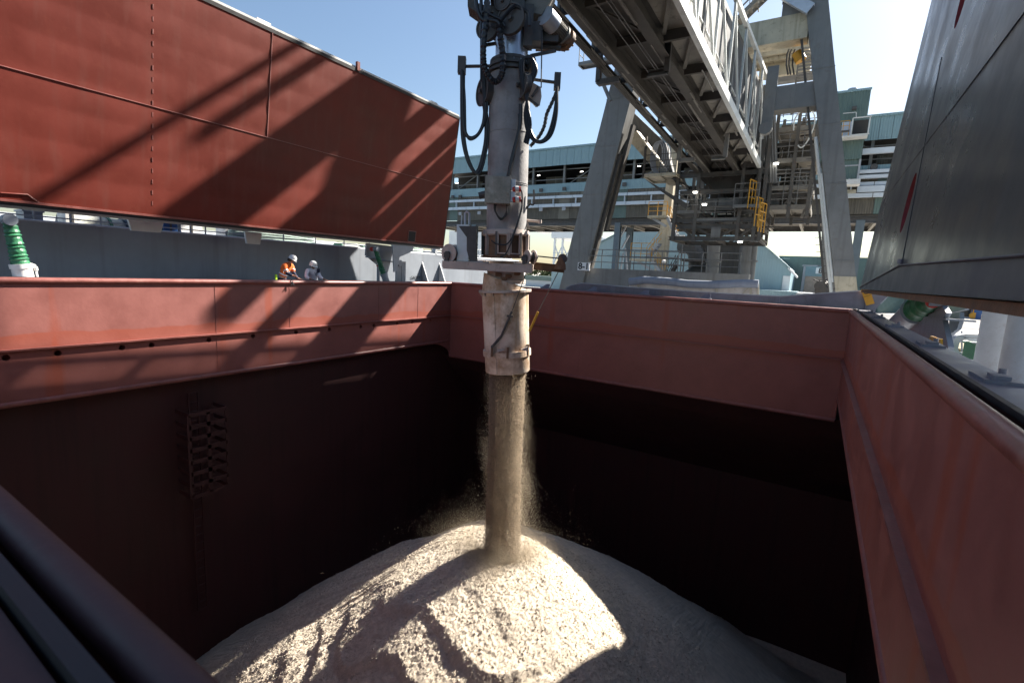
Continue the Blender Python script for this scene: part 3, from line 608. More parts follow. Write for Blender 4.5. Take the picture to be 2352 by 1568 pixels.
b = MB(); b.beam(AP(1115,404,-.6), AP(1130,410,-.5), .04,.04); b.beam(AP(1115,400,-.6), AP(1115,462,-.6), .03,.03); b.tube(AP(1100,450,-.2), AP(1118,445,-.2), .09, 12); b.build('box_bracket', DKSTEEL, bx)
# collar cage
c0, c1 = AP(1161,592), AP(1162,532); cax = (c1-c0).normalized(); cl = (c1-c0).length
b = MB(); b.lathe(c1, cax, [(.54,.02),(.62,.02),(.645,-.10),(.60,-.14),(.54,-.14)], 40); cg = b.build('collar_ring', PINK, spt)
b = MB(); b.lathe(c0, cax, [(.50,0),(.66,0),(.66,.05),(.585,.06),(.575,cl-.14),(.5,cl-.14)], 40); b.build('collar_drum', RUSTY, cg)
for k in range(12):
    t = 2*math.pi*(k+.3)/12; d = RH*math.cos(t)+FH*math.sin(t); e = d.cross(UP)
    MB().box(c0+d*.61+cax*(cl*.5), (.05,.1,cl-.1), (e, d, cax)).build('collar_rib', PINK if k%2 else DKSTEEL, cg)
for k in (2, 8, 9):
    t = 2*math.pi*(k+.8)/12; d = RH*math.cos(t)+FH*math.sin(t); e = d.cross(UP); f_ = MB(); c = c0+d*.63+cax*(cl*.5)
    for o in (-.12,.12): f_.box(c+e*o, (.03,.04,.5), (e,d,cax))
    for o in (-.25,.25): f_.box(c+cax*o, (.27,.04,.03), (e,d,cax))
    f_.build('inspection_frame', PINK, cg)
# service platform frame under the collar
pf = MB(); pf.chan(AP(1018,608,-.75), AP(1222,618,-.75), .12, .2, .02); pf.chan(AP(1030,604,.7), AP(1226,610,.7), .12, .2, .02)
pf.beam(AP(1020,606,-.75), AP(1032,603,.7), .1, .16); pf.beam(AP(1116,610,-.75), AP(1120,606,.7), .1, .16); pf.beam(AP(1220,616,-.75), AP(1226,610,.7), .1, .16)
frm = pf.build('platform_beam', PINK, spt)
b = MB(); b.prism([AP(1030,601,-.7),AP(1110,604,-.7),AP(1112,600,.6),AP(1040,598,.6)], UP*.03); b.prism([AP(1180,606,-.7),AP(1222,608,-.7),AP(1226,604,.6),AP(1184,602,.6)], UP*.03); b.build('chequer_deck', PINK, frm)
b = MB(); b.ibeam(AP(1222,610,-.4), AP(1296,618,-.3), .12, .2); b.prism([AP(1272,618,-.4),AP(1300,620,-.4),AP(1299,606,-.4),AP(1288,588,-.4),AP(1280,600,-.4)], FH*.12); b.build('outrigger', RUSTY, frm)
b = MB(); b.tube(AP(1292,594,-.35), AP(1292,594,-.1), .13, 14); b.tube(AP(1230,588,-.3), AP(1290,594,-.3), .02, 6); b.build('rope_roller', DKSTEEL, frm)
b = MB(); b.beam(AP(1064,603,-.45), AP(1064,517,-.45), .3, .32, up=FH); ch = b.build('galvanised_post', STEEL, frm)
b = MB(); b.prism([AP(1053,519,-.62),AP(1094,520,-.62),AP(1094,603,-.62),AP(1080,603,-.62),AP(1072,575,-.62),AP(1072,545,-.62)], FH*.05); b.prism([AP(1090,522,-.6),AP(1094,522,-.6),AP(1094,603,-.6),AP(1090,603,-.6)], FH*.4); b.build('post_web', DKSTEEL, ch)
b = MB(); b.path([AP(1068,516,-.4),AP(1068,490,-.4),AP(1072,486,-.4),AP(1078,490,-.4),AP(1078,516,-.4)], .03, 6); b.tube(AP(1060,516,-.4), AP(1061,495,-.4), .02, 6); b.build('vent_pipe', STEEL, ch)
# grain spilled on the deck beam, rope drums
def drum(c, axis, r, wd, par):
    a_ = Vector(axis).normalized(); b = MB(); b.lathe(c, a_, [(0,-wd/2),(r,-wd/2),(r,-wd/2+.03),(r*.55,-wd/2+.04),(r*.55,wd/2-.04),(r,wd/2-.03),(r,wd/2),(0,wd/2)], 30); d_ = b.build('rope_drum', PINK, par)
    b = MB(); b.lathe(c, a_, [(r*.7,-wd*.36),(r*.7,wd*.36)], 24); b.build('wound_rope', DKSTEEL, d_)
    b = MB(); b.tube(Vector(c)-a_*(wd/2+.1), Vector(c)+a_*(wd/2+.1), .05, 10); b.box(Vector(c)-a_*(wd/2+.08)-UP*.05, (.14,.1,.12), (RH,FH,UP)); b.box(Vector(c)-a_*(wd/2+.08)-UP*(r*.6), (.09,.08,r*.9), (RH,FH,UP)); b.build('bearing', DKSTEEL, d_)
drum(AP(1038,582,-.55), FH*.85+RH*.5, .235, .28, frm); drum(AP(1218,590,-.6), FH*.5+RH*.85, .18, .22, frm)
b = MB()
for k in range(9): p = AP(1076+random.uniform(-10,12), 592+random.uniform(-10,8), -.5); b.tube(p, p+V(random.uniform(-.15,.15),.1,random.uniform(-.1,.1)), .035, 6)
b.build('chain_guard', RUSTY, frm)
b = MB(); b.tube(AP(1206,506,.1), AP(1240,509,-.1), .035, 8); b.tube(AP(1240,505,-.1), AP(1240,513,-.1), .05, 8); b.beam(AP(1206,500,0), AP(1216,524,0), .06,.04); b.build('pin_bracket', PINK, frm)
# lower swivel and chute
l0, l1 = AP(1162,652), AP(1161,617); la = (l1-l0).normalized()
b = MB(); b.lathe(l0, la, [(.40,0),(.54,0),(.54,.1),(.50,.12),(.50,(l1-l0).length)], 40); lw = b.build('swivel_drum', PINK, spt)
b = MB()
for x, y in ((1143,630),(1166,634),(1186,628),(1155,640)): b.box(AP(x,y,-.52), (.12,.08,.1), (RH,FH,UP)); b.tube(AP(x+6,y,-.56), AP(x+6,y,-.5), .05, 8)
b.build('swivel_catch', RUSTY, lw)
t0, t1 = AP(1160,668), AP(1166,851); ta = (t0-t1).normalized(); tl = (t1-t0).length
b = MB(); b.lathe(t1, ta, [(.605,0),(.618,.02),(.625,tl*.55),(.64,tl),(.60,tl),(.585,tl*.5),(.575,0),(.605,0)], 48); chu = b.build('chute_tube', CHUTE, spt)
# slanted upper mouth and its flange
n_ = 40; tilt = RH*.10
b = MB(); lo_ = []; up_ = []
for k in range(n_):
    t = 2*math.pi*k/n_; d = RH*math.cos(t)+FH*math.sin(t); lo_.append(t0+d*.63+UP*(.05*math.cos(t))); up_.append(t0+d*.60+UP*(.22-.20*math.cos(t)+.05))
b.add(lo_+up_, [(k,(k+1)%n_,n_+(k+1)%n_,n_+k) for k in range(n_)], True); b.build('chute_mouth', CHUTE, chu)
b = MB(); fl = []
for k in range(n_):
    t = 2*math.pi*k/n_; d = RH*math.cos(t)+FH*math.sin(t); z = UP*(.05*math.cos(t)); fl += [t0+d*.62+z-UP*.03, t0+d*.72+z-UP*.03, t0+d*.72+z+UP*.03, t0+d*.62+z+UP*.03]
b.add(fl, [(4*k+e, 4*((k+1)%n_)+e, 4*((k+1)%n_)+(e+1)%4, 4*k+(e+1)%4) for k in range(n_) for e in range(4)]); b.build('chute_flange', PINK, chu)
for k in range(14):
    t = 2*math.pi*(k+.5)/14; d = RH*math.cos(t)+FH*math.sin(t); z = UP*(.05*math.cos(t)); e = d.cross(UP)
    MB().prism([t0+d*.64+z-UP*.03, t0+d*.71+z-UP*.03, t0+d*.64+z-UP*.13], e*.02).build('flange_gusset', PINK, chu)
bp_ = t1+ta*tl*.24
MB().lathe(bp_, ta, [(.62,-.08),(.665,-.08),(.665,.08),(.62,.08)], 48).build('clamp_band', CHUTE, chu)
for (x, y) in ((1130,806),(1212,803),(1166,810)):
    MB().box(AP(x,y,-.62 if x<1200 else -.3), (.06,.1,.3), (RH,FH,UP)).build('clamp_lug', RUSTY, chu)
MB().prism([AP(1142,803,-.7),AP(1158,805,-.7),AP(1142,809,-.7)], FH*.1).build('clamp_lug', PINK, chu); MB().prism([AP(1196,803,-.6),AP(1212,796,-.6),AP(1212,806,-.6)], FH*.1).build('clamp_lug', PINK, chu)
MB().path([t1+ta*(tl*k/10)+(RH*-.28-FH*.565)*(1.003+.02*k/10) for k in range(11)], .01, 5).build('weld_seam', CHUTE, chu)
MB().prism([AP(1136,640,-.62),AP(1152,641,-.62),AP(1152,654,-.62),AP(1136,652,-.62)], FH*.04).build('inspection_plate', CHUTE, chu)
b = MB(); b.tube(AP(1211,620,-.6), AP(1176,715,-.68), .012, 5); b.tube(AP(1176,715,-.68), AP(1151,772,-.68), .03, 7); b.box(AP(1171,726,-.68), (.16,.06,.05), (RH,FH,UP)); b.tube(AP(1151,772,-.68), AP(1129,798,-.68), .035, 7); b.build('stay_rod', DKSTEEL, chu)
b = MB(); b.tube(AP(1282,625,-.4), AP(1238,712,-.45), .012, 5); b.build('stay_rope', DKSTEEL, chu)
MB().tube(AP(1236,716,-.45), AP(1216,760,-.45), .035, 7).build('strap', YEL, chu)

# ================================================================== SHIP LOADER (travelling crane on the quay)
GZ = -3.2      # quay level
LEGY = 33.0
ld = thing('ship_loader', 'huge grey ship loader crane with a long boom reaching over the hold', 'ship loader', (-6.7, LEGY, GZ))
def rail(pts, h, m_, par, name='hand_rail', sp=1.3, r=.03, n=3):
    b = MB(); pts = [Vector(p) for p in pts]
    for i in range(len(pts)-1):
        p, q = pts[i], pts[i+1]; L = (q-p).length; k = max(1, round(L/sp))
        for j in range(k+1): a_ = p+(q-p)*(j/k); b.tube(a_, a_+UP*h, r, 5)
        for j in range(n): z = UP*h*(1-j*.45/(n-1)*(n-1)/max(1,n-1)) if n == 2 else UP*h*(1-j/n); b.tube(p+z, q+z, r*.9, 5)
    return b.build(name, m_, par)
def deck(x0, x1, y0, y1, z, m_, par, name='walkway_deck', t=.08, edge=.2):
    b = MB(); b.bb(x0, x1, y0, y1, z-t, z)
    for (p, q) in ((V(x0,y0,z-edge/2),V(x1,y0,z-edge/2)),(V(x0,y1,z-edge/2),V(x1,y1,z-edge/2)),(V(x0,y0,z-edge/2),V(x0,y1,z-edge/2)),(V(x1,y0,z-edge/2),V(x1,y1,z-edge/2))): b.beam(p, q, .08, edge)
    k = max(1, int((x1-x0)/1.0))
    for i in range(1, k): x = x0+(x1-x0)*i/k; b.beam(V(x,y0,z-t-.05), V(x,y1,z-t-.05), .06, .1)
    return b.build(name, m_, par)
def stair(p, q, wd, m_, rm, par, side=V(0,1,0), name='stair'):
    p = Vector(p); q = Vector(q); b = MB(); n = max(3, int(abs(q.z-p.z)/.22))
    for s in (-1, 1): b.beam(p+side*s*wd/2, q+side*s*wd/2, .05, .24)
    for k in range(n+1):
        c = p+(q-p)*(k/n); d = (q-p); d.z = 0; d.normalize(); b.box(c, (.24, wd, .035), (d, side, UP))
    o = b.build(name, m_, par); r_ = MB()
    for s in (-1, 1):
        for k in range(0, n+1, 3): c = p+(q-p)*(k/n)+side*s*wd/2; r_.tube(c, c+UP*1.0, .025, 5)
        for h in (.5, 1.0): r_.tube(p+side*s*wd/2+UP*h, q+side*s*wd/2+UP*h, .025, 5)
    r_.build('stair_rail', rm, o); return o
# ---- A frame
def leg(name, q4, top_z, m_, depth, yl=LEGY):
    """q4: survey points bl, br, tr, tl on the plane y = yl; extended to the quay and to top_z"""
    bl, br, tr, tl = [AY(x, y, yl) for x, y in q4]
    def ext(p, q, z): return p+(q-p)*((z-p.z)/(q.z-p.z))
    P = [ext(bl,tl,GZ+1.2), ext(br,tr,GZ+1.2), br, ext(br,tr,top_z), ext(bl,tl,top_z), bl]
    b = MB(); b.prism(P, V(0,depth,0)); o = b.build(name, m_, ld); return o, (lambda z: ext(bl,tl,z)), (lambda z: ext(br,tr,z))
lgl, LLl, LLr = leg('portal_leg', [(1285,660),(1336,660),(1452,215),(1400,205)], 15.75, CRANE, 1.3)
lgr, RLl, RLr = leg('portal_leg', [(1918,650),(1967,650),(1903,0),(1849,0)], 18.2, CRANE, 1.3)
for o, l, r_ in ((lgl, LLl, LLr), (lgr, RLl, RLr)):
    for z in (2.2, 6.4, 9.6, 12.6):
        a_, c_ = l(z)+V(-.02,-.012,0), r_(z)+V(.02,-.012,0); MB().beam(a_, c_, .02, .05).build('splice_joint', CRANE, o)
    a_, c_ = l(GZ+1.6), r_(GZ+1.6); MB().bb(a_.x-.5, c_.x+.5, LEGY-.5, LEGY+1.8, GZ, GZ+1.2).build('bogie', CRANE, o)
# warm base plate at the right leg, tray and pipes along its inner edge
b = MB(); p0, p1 = RLl(.1), RLr(.1); p2, p3 = RLr(1.35), RLl(1.35); b.prism([p0+V(-.02,-.03,0),p1+V(.02,-.03,0),p2+V(.02,-.03,0),p3+V(-.02,-.03,0)], V(0,.03,0)); b.build('base_plate', CREAM, lgr)
b = MB(); b.beam(RLl(GZ+1.2)+V(-.55,.5,0), RLl(15)+V(-.35,.5,0), .4, .12, up=V(1,0,0)); b.build('cable_tray', BOOMD, lgr)
b = MB(); b.tube(RLl(-.5)+V(-.22,.2,0), RLl(9)+V(-.18,.2,0), .1, 10); b.tube(RLl(1)+V(-.1,.1,0), RLl(7)+V(-.1,.1,0), .06, 8); b.build('riser_pipe', LWHITE, lgr)
b = MB()
for k in range(28): z = k*.4-.5; b.beam(RLl(z)+V(-.75,.45,0), RLl(z)+V(-.35,.45,0), .03,.03)
b.build('tray_rung', DKSTEEL, lgr)
b = MB(); b.beam(LLr(-1)+V(.12,.4,0), LLr(9)+V(.12,.4,0), .25, .3, up=V(0,1,0)); b.beam(LLr(4)+V(.35,.9,0), LLr(11)+V(.3,.9,0), .2,.5, up=V(0,1,0)); b.build('side_duct', BOOMD, lgl)
def xbeam(z0, z1, x0, x1, y0, dp, m_, name='cross_beam', par=ld):
    b = MB(); b.bb(x0, x1, y0, y0+dp, z0, z1); o = b.build(name, m_, par)
    return o
cb1 = xbeam(14.4, 15.74, LLr(15).x-.05, RLl(15).x+.05, LEGY+.15, 1.0, CREAM)
cb2 = xbeam(10.7, 12.0, -3.9, RLl(11).x+.05, LEGY+.15, 1.0, CRANE)
xbeam(18.5, 19.09, -13.0, -2.4, LEGY+.1, .5, CRANE)
xbeam(20.8, 21.39, -13.0, -6.15, LEGY+.1, .9, CRANE)
hs_ = xbeam(23.55, 25.2, -13.0, -6.75, LEGY+.1, 1.1, CRANE, 'winch_house')
xbeam(26.93, 27.26, -13.2, -6.75, LEGY+.4, .3, CRANE, 'hoist_beam')
xbeam(27.9, 28.2, -13.4, RLr(28).x+3.5, LEGY+.4, .15, CRANE, 'hoist_beam')
xbeam(16.9, 17.9, -13.0, -10.4, LEGY+.1, .5, CRANE)
for xm in (-10.3, -3.6): xbeam(15.75, 28.6, xm, xm+1.1, LEGY+.16, .8, CRANE, 'mast_post')
b = MB()   # long raking flange seen at the top of the right leg
b.chan(AY(1790,-20,LEGY-.3), AY(1862,22,LEGY-.3), .25, .55, .05); b.build('raking_flange', STEEL, ld)
# bracing behind the A frame, rear legs
for (xa, ya, xb, yb, Y, wd, m_) in ((1700,120,1860,105,40,1.0,CREAM),(1745,168,1862,150,41,.9,CREAM),(1760,190,1870,176,39,.3,CRANE)):
    p, q = AY(xa, ya, Y), AY(xb, yb, Y); p.z = q.z = (p.z+q.z)/2; MB().beam(p, q, .6, wd).build('rear_beam', m_, ld)
rl0, rl1 = AY(1511,640,46), AY(1540,405,46)
b = MB(); b.prism([rl0+V(-.45,0,0), rl0+V(.45,0,0), rl1+V(.38,0,0), rl1+V(-.3,0,0)], V(0,1.0,0)); d_ = (rl1-rl0)/(rl1.z-rl0.z); e0 = rl0-d_*3.5; b.prism([e0+V(-.5,0,0), e0+V(.5,0,0), rl0+V(.45,0,0), rl0+V(-.45,0,0)], V(0,1.0,0)); e1 = rl1+d_*6
b.prism([rl1+V(-.3,0,0), rl1+V(.38,0,0), e1+V(.3,0,0), e1+V(-.3,0,0)], V(0,1.0,0)); rleg = b.build('rear_leg', CREAM, ld)
b = MB(); p = AY(1880,640,46); b.beam(V(p.x+1.2,46,GZ), V(p.x-.6,46,12), .9, .9); b.build('rear_leg', CRANE, ld)
# underslung tie from left leg to the boom root (big cream box seen under the boom)
b = MB(); b.prism([AY(1452,255,35),AY(1530,330,38),AY(1545,400,38),AY(1500,380,38),AY(1438,318,35)], V(0,.8,0)); b.build('tie_box', CRANE, ld)
b = MB(); b.prism([AY(1440,318,34.9),AY(1462,300,34.9),AY(1555,425,38),AY(1535,425,38)], V(0,1.0,.1)); b.build('tie_box', CREAM, ld)
# sill girder between the legs near quay level
b = MB(); p0, p1 = AY(1330,640,LEGY+.2), AY(1600,650,LEGY+.2); b.bb(p0.x-.5, p1.x+3, LEGY+.2, LEGY+1.1, .1, 1.25); sg = b.build('sill_girder', CRANE, ld)
q0 = AY(1318,612,LEGY); rail([V(q0.x+1.2,LEGY-.3,1.25), V(q0.x+7.5,LEGY-.3,1.25)], 1.3, CRANE, ld, sp=1.1); rail([V(q0.x+3,LEGY+1.0,1.25), V(q0.x+11,LEGY+1.0,1.25)], 1.3, CRANE, ld, sp=1.2)
# ---- boom
def B(u, v, h): return V(-7.2+.035*(v-11.4)+u, v, 10.0-.069*(v-11.4)+h)
V0, V1, BAY = 8.0, 43.5, 2.9
SOFFIT = mat('beige_soffit_plate', (.31,.29,.25), .65, 0, .2, 1.2, rust=.6, rcol=(.10,.085,.065))
SHEET = mat('dark_side_sheet', (.045,.048,.052), .6, 0, .2, 1)
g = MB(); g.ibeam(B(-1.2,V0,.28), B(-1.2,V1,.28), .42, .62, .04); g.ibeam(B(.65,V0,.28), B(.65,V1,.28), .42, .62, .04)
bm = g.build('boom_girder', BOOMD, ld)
MB().chan(B(-2.02,V0,.2), B(-2.02,V1,.2), .16, .36, .03, side=-1).build('edge_channel', BOOMD, bm)
b = MB(); b.beam(B(2.02,V0,.22), B(2.02,V1,.22), .2, .40); rch = b.build('lower_chord', LWHITE, bm)
b = MB(); b.bb(0,.001,0,.001,0,.001) if False else None
nb = int((V1-V0)/BAY)
for i in range(nb):
    v0, v1 = V0+i*BAY, V0+(i+1)*BAY
    MB().prism([B(.9,v0+.05,.5), B(1.9,v0+.05,.5), B(1.9,v1-.05,.5), B(.9,v1-.05,.5)], UP*.04).build('soffit_panel', SOFFIT, bm)
    MB().prism([B(-1.9,v0+.05,.5), B(-1.45,v0+.05,.5), B(-1.45,v1-.05,.5), B(-1.9,v1-.05,.5)], UP*.04).build('soffit_panel', SOFFIT, bm)
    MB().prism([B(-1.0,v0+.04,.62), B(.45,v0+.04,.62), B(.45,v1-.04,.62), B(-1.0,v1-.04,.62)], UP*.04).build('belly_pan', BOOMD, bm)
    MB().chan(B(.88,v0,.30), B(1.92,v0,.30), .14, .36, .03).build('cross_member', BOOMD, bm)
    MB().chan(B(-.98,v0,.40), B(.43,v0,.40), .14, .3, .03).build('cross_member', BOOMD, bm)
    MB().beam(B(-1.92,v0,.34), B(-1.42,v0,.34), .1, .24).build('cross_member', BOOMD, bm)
    MB().beam(B(.9,v1-.1,.36), B(1.9,v0+.15,.36), .14, .07).build('soffit_brace', BOOMP, bm)
    if i % 2: MB().beam(B(-.95,v0+.1,.42), B(.4,v1-.1,.42), .1, .07).build('soffit_brace', BOOMD, bm)
    # right truss panel
    hz0, hz1 = 2.9+.085*(v0-V0), 2.9+.085*(v1-V0)
    MB().beam(B(2.02,v0,.35), B(2.02,v0,hz0), .10, .10, up=V(1,0,0)).build('truss_post', LWHITE, bm)
    MB().beam(B(2.02,v0,hz0-.1), B(2.02,v1,.4), .09, .09, up=V(1,0,0)).build('truss_diagonal', LWHITE, bm)
    MB().prism([B(1.72,v0+.03,.9), B(1.72,v1-.03,.9), B(1.72,v1-.03,hz1-.5), B(1.72,v0+.03,hz0-.5)], V(-.03,0,0)).build('side_sheet', SHEET, bm)
    MB().beam(B(1.85,v0+.1,1.25), B(1.85,v1-.1,1.25), .08, .05).build('walkway_rail', LWHITE, bm)
    if i % 2 == 0: MB().beam(B(1.86,v0+BAY*.5,.4), B(1.86,v0+BAY*.5,hz0-.3), .16, .1, up=V(1,0,0)).build('truss_post', CRANE, bm)
    MB().beam(B(-2.02,v0,.35), B(-2.02,v0,hz0+1.4), .10, .10, up=V(1,0,0)).build('truss_post', CRANE, bm)
    MB().beam(B(-2.02,v0,.4), B(-2.02,v1,hz1+1.3), .09, .09, up=V(1,0,0)).build('truss_diagonal', CRANE, bm)
MB().beam(B(2.02,V0,2.9), B(2.02,V1,2.9+.085*(V1-V0)), .18, .22).build('upper_chord', LWHITE, bm)
MB().beam(B(-2.02,V0,4.3), B(-2.02,V1,4.3+.085*(V1-V0)), .18, .22).build('upper_chord', CRANE, bm)
MB().add([B(-1.9,V0,.72), B(1.68,V0,.72), B(1.68,V0,2.75), B(-1.9,V0,4.15), B(-1.9,V1,.72), B(1.68,V1,.72), B(1.68,V1,5.7), B(-1.9,V1,7.2)], [(0,1,2,3),(7,6,5,4),(0,4,5,1),(1,5,6,2),(2,6,7,3),(3,7,4,0)]).build('conveyor_housing', BOOMD, bm)
b = MB()
for u_, r_ in ((-1.98,.035),(-1.9,.03),(-1.83,.04),(-1.75,.03)): b.tube(B(u_,V0,-.02), B(u_,V1,-.02), r_, 6)
b.build('conduit', BOOMD, bm)
b = MB()
for u_ in (-.35,.0,.12): b.tube(B(u_,V0,.05), B(u_,V1,.05), .018, 5)
b.build('trailing_rope', DKSTEEL, bm)
for k in range(60):
    v0 = V0+random.uniform(0,V1-V0-3); u_ = random.choice((-1.3,-1.05,.5,.8,-1.6,1.8)); MB().beam(B(u_,v0,-.02-.002*k), B(u_,v0+random.uniform(.6,2.5),-.02-.002*k), random.uniform(.03,.09), .04).build('flange_strip', BOOMP, bm)
for (a0, a1, a2, Xb, m_) in (((1540,71),(1535,164),(1488,172),-6.1,DKSTEEL), ((1379,118),(1377,190),(1424,180),-9.0,DKSTEEL), ((1563,331),(1562,369),(1596,365),-8.0,BOOMP), ((1670,316),(1668,361),(1634,363),-5.2,BOOMP)):
    p0, p1 = AX(*a0, Xb), AX(*a1, Xb); p1 = V(Xb, p0.y, AY(*a1, p0.y).z); p2 = AY(*a2, p0.y); p2.z = p1.z
    b = MB(); b.chan(p0+V(0,0,.2), p1, .2, .2, .03, up=V(0,1,0)); b.chan(p1, p2, .2, .22, .03); b.build('trolley_hanger', m_, bm)
# spout carrier between head and boom
b = MB(); hc = AP(1170,-30); b.beam(hc+V(-.45,0,.3), B(-1.2,11.5,.1), .35, .35); b.beam(hc+V(.45,0,.3), B(.65,11.5,.1), .35, .35); b.box(hc+V(0,0,.6), (1.6,1.3,.5)); b.build('spout_carrier', DKSTEEL, bm)
# ---- platform on the left of the boom
p0 = AY(1334,148,31.5); xx1 = B(-2.05,31.5,0).x
dkp = deck(p0.x, xx1, 31.2, 31.9, p0.z, CRANE, ld); rail([V(p0.x,31.2,p0.z), V(p0.x,31.9,p0.z)], .9, CRANE, dkp, n=2)
b = MB(); b.bb(AY(1374,170,31.5).x, AY(1392,170,31.5).x+.4, 31.2, 31.8, AY(1374,196,31.5).z, AY(1374,172,31.5).z); b.beam(AY(1385,192,31.4), AY(1402,232,31.4), .2, .2); b.build('platform_bracket', CRANE, dkp)
ROOTM = mat('dark_root_paint', (.095,.09,.082), .6, 0, .25, 1.5, rust=.3)
# ---- boom root: hanging tower of decks, posts and braces
Y0, Y1 = 37.0, 42.0
tz = lambda y: AY(1650, y, Y0).z
tx = lambda x: AY(x, 470, Y0).x
root = MB().ibeam(V(tx(1650),Y1+.4,tz(345)), V(tx(1650),Y0,tz(345)), .4, .5, .05).build('root_girder', ROOTM, ld)
for x in (1552, 1600, 1700, 1738, 1752):
    for yy in (Y0, Y1): MB().ibeam(V(tx(x),yy,tz(552)), V(tx(x),yy,tz(330)), .22, .22, .03, up=V(0,1,0)).build('root_post', ROOTM, root)
for y_, xa, xb in ((548,1545,1752),(520,1560,1752),(505,1545,1752),(478,1595,1752),(440,1560,1740),(400,1540,1752)):
    for yy in (Y0, Y1): MB().ibeam(V(tx(xa),yy,tz(y_)), V(tx(xb),yy,tz(y_)), .2, .3, .03).build('root_beam', ROOTM, root)
    for x in (xa, (xa+xb)/2, xb): MB().ibeam(V(tx(x),Y0,tz(y_)), V(tx(x),Y1,tz(y_)), .2, .26, .03).build('root_beam', BOOMD, root)
for (x0, y0, x1, y1) in ((1600,548,1552,505),(1700,548,1752,505),(1600,478,1560,400),(1700,478,1738,400),(1620,440,1600,520),(1652,548,1600,520),(1652,548,1700,520),(1560,395,1640,340),(1740,395,1660,335)):
    for yy in (Y0+.05, Y1-.05): MB().beam(V(tx(x0),yy,tz(y0)), V(tx(x1),yy,tz(y1)), .14, .14, up=V(0,1,0)).build('root_brace', BOOMD, root)
dk1 = deck(tx(1548), tx(1610), Y0, Y1, tz(482), CRANE, root, 'root_deck'); rail([V(tx(1548),Y0-.1,tz(482)), V(tx(1610),Y0-.1,tz(482))], 1.1, CRANE, dk1, sp=.8); 
dk2 = deck(tx(1690), tx(1745), Y0-1, Y1, tz(476), CRANE, root, 'root_deck'); rail([V(tx(1690),Y0-1,tz(476)), V(tx(1745),Y0-1,tz(476))], 1.35, CRANE, dk2, sp=1.0)
dk3 = deck(tx(1595), tx(1700), Y0, Y1, tz(500), CRANE, root, 'root_deck'); rail([V(tx(1600),Y0-.05,tz(500)), V(tx(1690),Y0-.05,tz(500))], 1.1, CRANE, dk3, sp=1.2)
b = MB(); b.bb(tx(1595), tx(1715), Y0+.6, Y0+.7, tz(476), tz(452)); b.build('apron_sheet', CRANE, root)
b = MB(); b.bb(tx(1640), tx(1662), Y0-.08, Y0-.03, tz(546), tz(522)); b.build('name_board', CRANE, root)
b = MB(); b.bb(tx(1610), tx(1735), Y1-1.2, Y1, tz(470), tz(345)); b.build('hopper_casing', BOOMD, root)
b = MB(); b.prism([V(tx(1600),Y0+1,tz(395)),V(tx(1720),Y0+1,tz(395)),V(tx(1690),Y0+1,tz(440)),V(tx(1640),Y0+1,tz(440))], V(0,2.4,0)); b.build('hopper_casing', BOOMD, root)
for (x, y) in ((1723,460),(1742,498),(1752,510)):
    p = V(tx(x), Y0-1.1, tz(y)); b = MB()
    for dz in (.0,.55,1.1): b.tube(p+V(0,0,dz), p+V(.25,1.0,dz), .035, 6)
    for k in range(3): b.tube(p+V(.125*k,.5*k,0), p+V(.125*k,.5*k,1.1), .035, 6)
    for k in range(3): b.tube(p+V(.125*k,.5*k,0), p+V(.125*k,.5*k,-.75), .035, 6)
    b.build('yellow_gate', YEL, root)
b = MB()
for k in range(46):
    x = random.uniform(1556,1748); y = random.uniform(345,540); yy = random.uniform(Y0+.3,Y1-.2); p = V(tx(x),yy,tz(y)); d = random.choice((V(1,0,0),V(0,1,0),V(0,0,1),V(0,0,1))); L = random.uniform(.5,2.0); MB().tube(p, p+d*L, random.uniform(.025,.09), 6).build('service_pipe', BOOMD, root)
b = MB()
for k in range(26):
    x = random.uniform(1560,1745); y = random.uniform(350,500); yy = random.uniform(Y0+.4,Y1-.4); MB().box(V(tx(x),yy,tz(y)), (random.uniform(.2,.7),random.uniform(.2,.6),random.uniform(.2,.7))).build('cable_box', CRANE, root)
# side platform with coiled hoses, left of the root
zc_ = tz(398); x0, x1 = AY(1490,398,Y0).x, AY(1562,398,Y0).x
dk4 = deck(x0, x1, Y0-1.2, Y0+1.5, zc_, CREAM, ld); rail([V(x0,Y0-1.2,zc_), V(x1,Y0-1.2,zc_)], 1.3, BOOMD, dk4, sp=1.0); MB().beam(V(x0,Y0-1.2,zc_-.2), V(x0,Y0-1.2,zc_+2.6), .14,.14).build('platform_post', BOOMD, dk4)
b = MB()
for k in range(5):
    c = V(x0+.75+.1*k, Y0-.9, zc_+1.2); b.path([c+V(math.cos(t)*(.42+.03*k),.05*k,math.sin(t)*(1.05+.04*k)) for t in [2*math.pi*i/24 for i in range(25)]], .035, 6)
b.build('hose_coil', GREYL, dk4)
b = MB(); b.prism([V(x0,Y0-1.0,zc_-.25), V(x0+1.0,Y0-1.0,zc_-1.0), V(x1+.9,Y0-1.0,zc_-2.5), V(x1+.9,Y0-1.0,zc_-2.1)], V(0,.1,0)); b.build('raking_strut', BOOMD, dk4)
